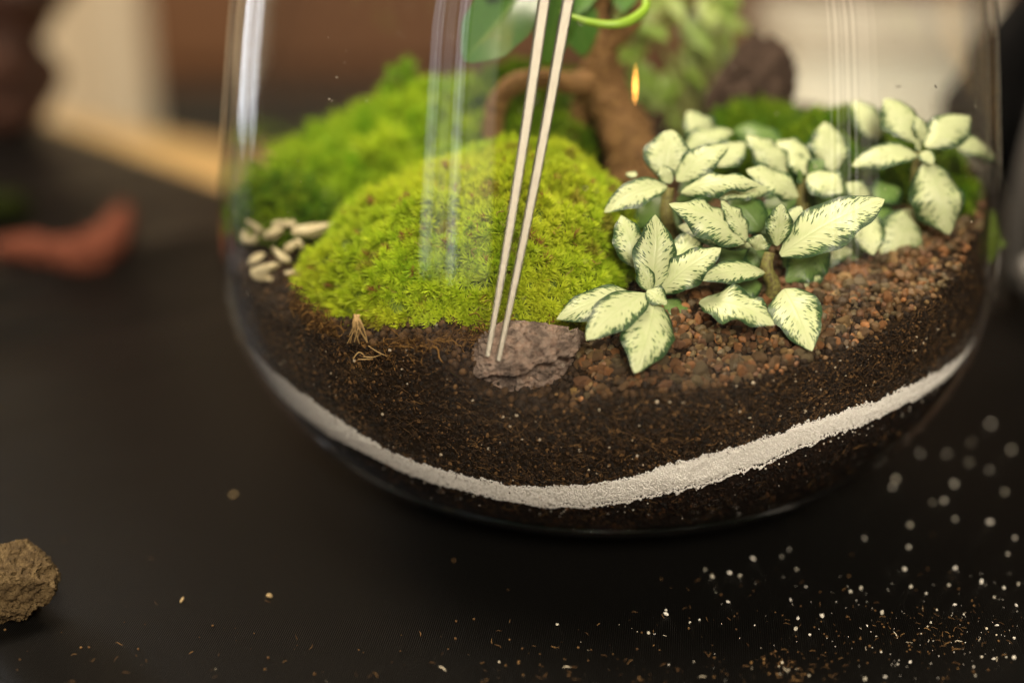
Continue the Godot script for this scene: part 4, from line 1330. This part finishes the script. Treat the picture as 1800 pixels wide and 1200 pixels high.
# ---------------------------------------------------------------- things on the cloth
func table_bits() -> void:
	# white beads: place in the photograph and diameter in its pixels
	var spots := [[1783, 1156, 10], [1770, 1153, 4], [1601, 1162, 5], [1579, 1165, 3], [1521, 1192, 5], [1557, 1188, 5], [1550, 1144, 4], [1541, 1117, 5], [1525, 1098, 4], [1424, 1114, 5], [1399, 1104, 6], [1403, 1085, 6], [1445, 1082, 8], [1551, 1076, 7], [1280, 1057, 7], [1230, 1088, 5], [1213, 1093, 5], [1171, 1078, 6], [1171, 1071, 4], [1140, 1111, 5], [1151, 1112, 3], [1327, 1097, 4], [1301, 1011, 8], [1283, 1006, 7], [1254, 990, 8], [1253, 1012, 6], [1324, 981, 8], [1183, 991, 6], [1401, 999, 6], [1417, 1031, 7], [1496, 1039, 6], [1514, 1032, 5], [1390, 1053, 6], [1591, 1000, 8], [1602, 1030, 7], [1680, 998, 8], [1629, 1042, 6], [1669, 1027, 6], [1726, 1022, 7], [1766, 1032, 5], [1791, 1025, 5], [1785, 945, 9], [1773, 973, 7], [1637, 1093, 5], [1753, 1098, 6], [1784, 1120, 5], [1727, 1153, 4], [1748, 1156, 4], [1713, 1169, 3], [1532, 1108, 3], [1678, 1144, 3], [1695, 1078, 4], [1749, 1048, 4], [1679, 1061, 4], [1176, 1166, 3], [1220, 1161, 3], [1257, 1147, 2.5], [1680, 912, 9], [1600, 923, 9], [1741, 917, 8], [1678, 850, 8], [1575, 842, 8], [1618, 797, 8], [1665, 797, 7], [1708, 777, 8], [1742, 745, 8], [1778, 790, 8], [1767, 864, 8], [1740, 825, 7], [1660, 880, 8], [1640, 882, 7], [1520, 945, 7], [1455, 900, 7], [1705, 812, 7], [1570, 855, 6], [1598, 960, 6], [980, 1096, 5], [1388, 965, 6], [1375, 977, 5], [1240, 1000, 6], [1788, 1062, 4], [1620, 1112, 3], [1716, 1185, 3], [1650, 1190, 3]]
	var shapes := [rock_mesh(701, Vector3.ONE, 2, 0.12, 7, 0.0, 0.62), rock_mesh(702, Vector3(1.25, 0.8, 1), 2, 0.14, 8, 0.0, 0.6), rock_mesh(703, Vector3(1.45, 0.7, 0.9), 2, 0.14, 8, 0.0, 0.55)]
	var wm := [std(lin(0.52, 0.50, 0.44), 0.6), std(lin(0.38, 0.36, 0.30), 0.65), std(lin(0.64, 0.62, 0.57), 0.5)]
	for i in spots.size():
		var g: Array = spots[i]
		var p := on_table(g[0], g[1], 0.0005)
		if Vector2(p.x, p.z).length() < 0.088: continue
		var rad: float = g[2] * px_size(p) * (0.55 if g[1] > 1030 else 0.46)
		var o := part("white_bead", shapes[i % 3], wm[i % 3])
		o.transform = turned(Vector3(p.x, rad * 0.85, p.z), Vector3.ONE * rad * (0.7 + 0.4 * absf(sin(i * 2.7))))
		tag(o, "tiny white bead scattered on the black cloth in front right of the jar", "bead", "white beads on the cloth")
		if i == 0: tag(o, "largest white bead, at the lower right corner of the black cloth", "bead", "white beads on the cloth")
	# soil crumbs spilled on the cloth
	var xs: Array = []
	var cs: Array = []
	var fx: Array = []
	var fc: Array = []
	var r := RandomNumberGenerator.new()
	r.seed = 44
	var heaps := [[1640, 1108, 60, 22, 90], [1390, 1178, 55, 12, 70], [1385, 1160, 40, 14, 30], [1480, 1120, 60, 25, 20], [1700, 1150, 90, 40, 50], [1470, 1140, 160, 40, 34], [1330, 1070, 120, 50, 26], [1600, 1050, 140, 50, 40], [1000, 1150, 160, 40, 60], [300, 1165, 230, 40, 46], [600, 1170, 240, 34, 26], [1120, 1180, 120, 20, 40], [1150, 1100, 300, 80, 40], [380, 1000, 200, 90, 16]]
	for h in heaps:
		for i in int(h[4]):
			var px: float = h[0] + r.randfn(0, 1) * h[2]
			var py: float = h[1] + r.randfn(0, 1) * h[3]
			var p := on_table(px, py, 0.0)
			if Vector2(p.x, p.z).length() < 0.09 or p.z > 0.3: continue
			var s := 0.00009 + 0.00030 * pow(r.randf(), 2.5)
			var c := Color(0.05, 0.026, 0.010).lerp(Color(0.19, 0.11, 0.042), r.randf() * r.randf())
			if r.randf() < 0.08: c = Color(0.5, 0.45, 0.35)
			if r.randf() < 0.4:
				fx.append(turned(p + Vector3(0, s + 0.0002, 0), Vector3(0.0016, 0.0016, 0.0014) * r.randf_range(0.4, 1.3), r))
				fc.append(c)
			else:
				xs.append(turned(p + Vector3(0, s * 0.7, 0), Vector3.ONE * s, r))
				cs.append(c)
	for i in 110:      # fine white dust among the beads
		var p := on_table(lerpf(1150, 1800, sqrt(r.randf())), r.randf_range(1000, 1200), 0.0)
		if p.z > 0.3: continue
		xs.append(turned(p + Vector3(0, 0.0001, 0), Vector3.ONE * r.randf_range(0.00005, 0.00014), r))
		cs.append(Color(0.6, 0.58, 0.52))
	var sp := thing("spilled_soil", "brown soil crumbs and fibres spilled on the black cloth in the foreground", "soil", Vector3.ZERO, "", "stuff")
	swarm("soil_crumbs", rock_mesh(44, Vector3.ONE, 1, 0.15, 6), tinted(0.8), xs, cs, sp)
	swarm("soil_fibres", fibre_mesh(15, 0.07), tinted(0.8), fx, fc, sp)
	# a few pale crumbs in the middle of the cloth
	for g in [[473, 1050, 5, "pale tan crumb on the cloth at the left, nearest the jar"], [320, 1057, 5, "pale tan crumb on the cloth right of the ochre rock"], [410, 872, 6, "blurred tan crumb on the open cloth left of the jar"]]:
		var p := on_table(g[0], g[1], 0.0)
		var o := part("tan_crumb", shapes[2], std(lin(0.30, 0.22, 0.11), 0.8))
		o.transform = turned(p + Vector3(0, 0.0005, 0), Vector3.ONE * 0.0007)
		tag(o, g[3], "crumb")
	# blurred curved pink piece, a dark green scrap beside it and a lumpy brown rock
	var o0 := on_table(120, 470, 0.0)
	var pts: Array = []
	for g in [[-12, 432], [40, 428], [95, 436], [150, 440], [190, 418], [212, 378], [218, 356]]: pts.append(on_table(g[0], g[1] + 8, 0.009) - o0)
	var pk := part("pink_horn", sweep(pts, [0.003, 0.0058, 0.0066, 0.0088, 0.0076, 0.0052, 0.002], 16, 50, 0.45), std(lin(0.11, 0.036, 0.022), 0.9, 0.2), null, o0)
	tag(pk, "blurred salmon pink curved piece lying on the black cloth left of the jar", "ornament")
	var lf := on_table(8, 392, 0.0)
	var gr := part("green_scrap", rock_mesh(801, Vector3(0.012, 0.007, 0.010), 3, 0.2, 5), std(lin(0.012, 0.016, 0.004), 0.9, 0.1), null, lf + Vector3(0, 0.008, 0))
	tag(gr, "blurred dark green clump of moss behind the pink curved piece", "moss")
	var br := tri(std(Color.WHITE, 0.75), noise_tex(0.01, [0.0, lin(0.012, 0.004, 0.002), 1.0, lin(0.075, 0.022, 0.007)], 96, 256), null, 14.0)
	var base := on_table(0, 232, 0.0)
	var bt := thing("brown_root_piece", "blurred dark reddish brown knobbly wood piece in the upper left corner", "wood", base)
	part("lower_knob", rock_mesh(811, Vector3(0.034, 0.042, 0.03), 4, 0.05, 4), br, bt, Vector3(0.002, 0.04, 0.0))
	part("upper_knob", rock_mesh(812, Vector3(0.044, 0.034, 0.034), 4, 0.05, 4), br, bt, Vector3(0.012, 0.092, 0.0))
	# specks stuck to the outside of the glass
	for g in [[1580, 152, "dark speck on the glass above the right plant, leftmost of the row"], [1646, 152, "elongated dark speck on the glass, in the middle of the row"], [1697, 151, "dark speck on the glass, nearest the jar's right edge"]]:
		var p := at(g[0], g[1], 0.06)
		var rr := Vector2(p.x, p.z).length()
		var q := outer_r(p.y) + 0.0002
		for k in 12:
			p = at(g[0], g[1], sqrt(maxf(q * q - p.x * p.x, 0.0001)))
			q = outer_r(p.y) + 0.0002
		var o := part("glass_speck", shapes[2], std(lin(0.03, 0.022, 0.015), 0.8))
		o.transform = turned(p, Vector3(0.0006, 0.0002, 0.0002))
		tag(o, g[2], "speck")
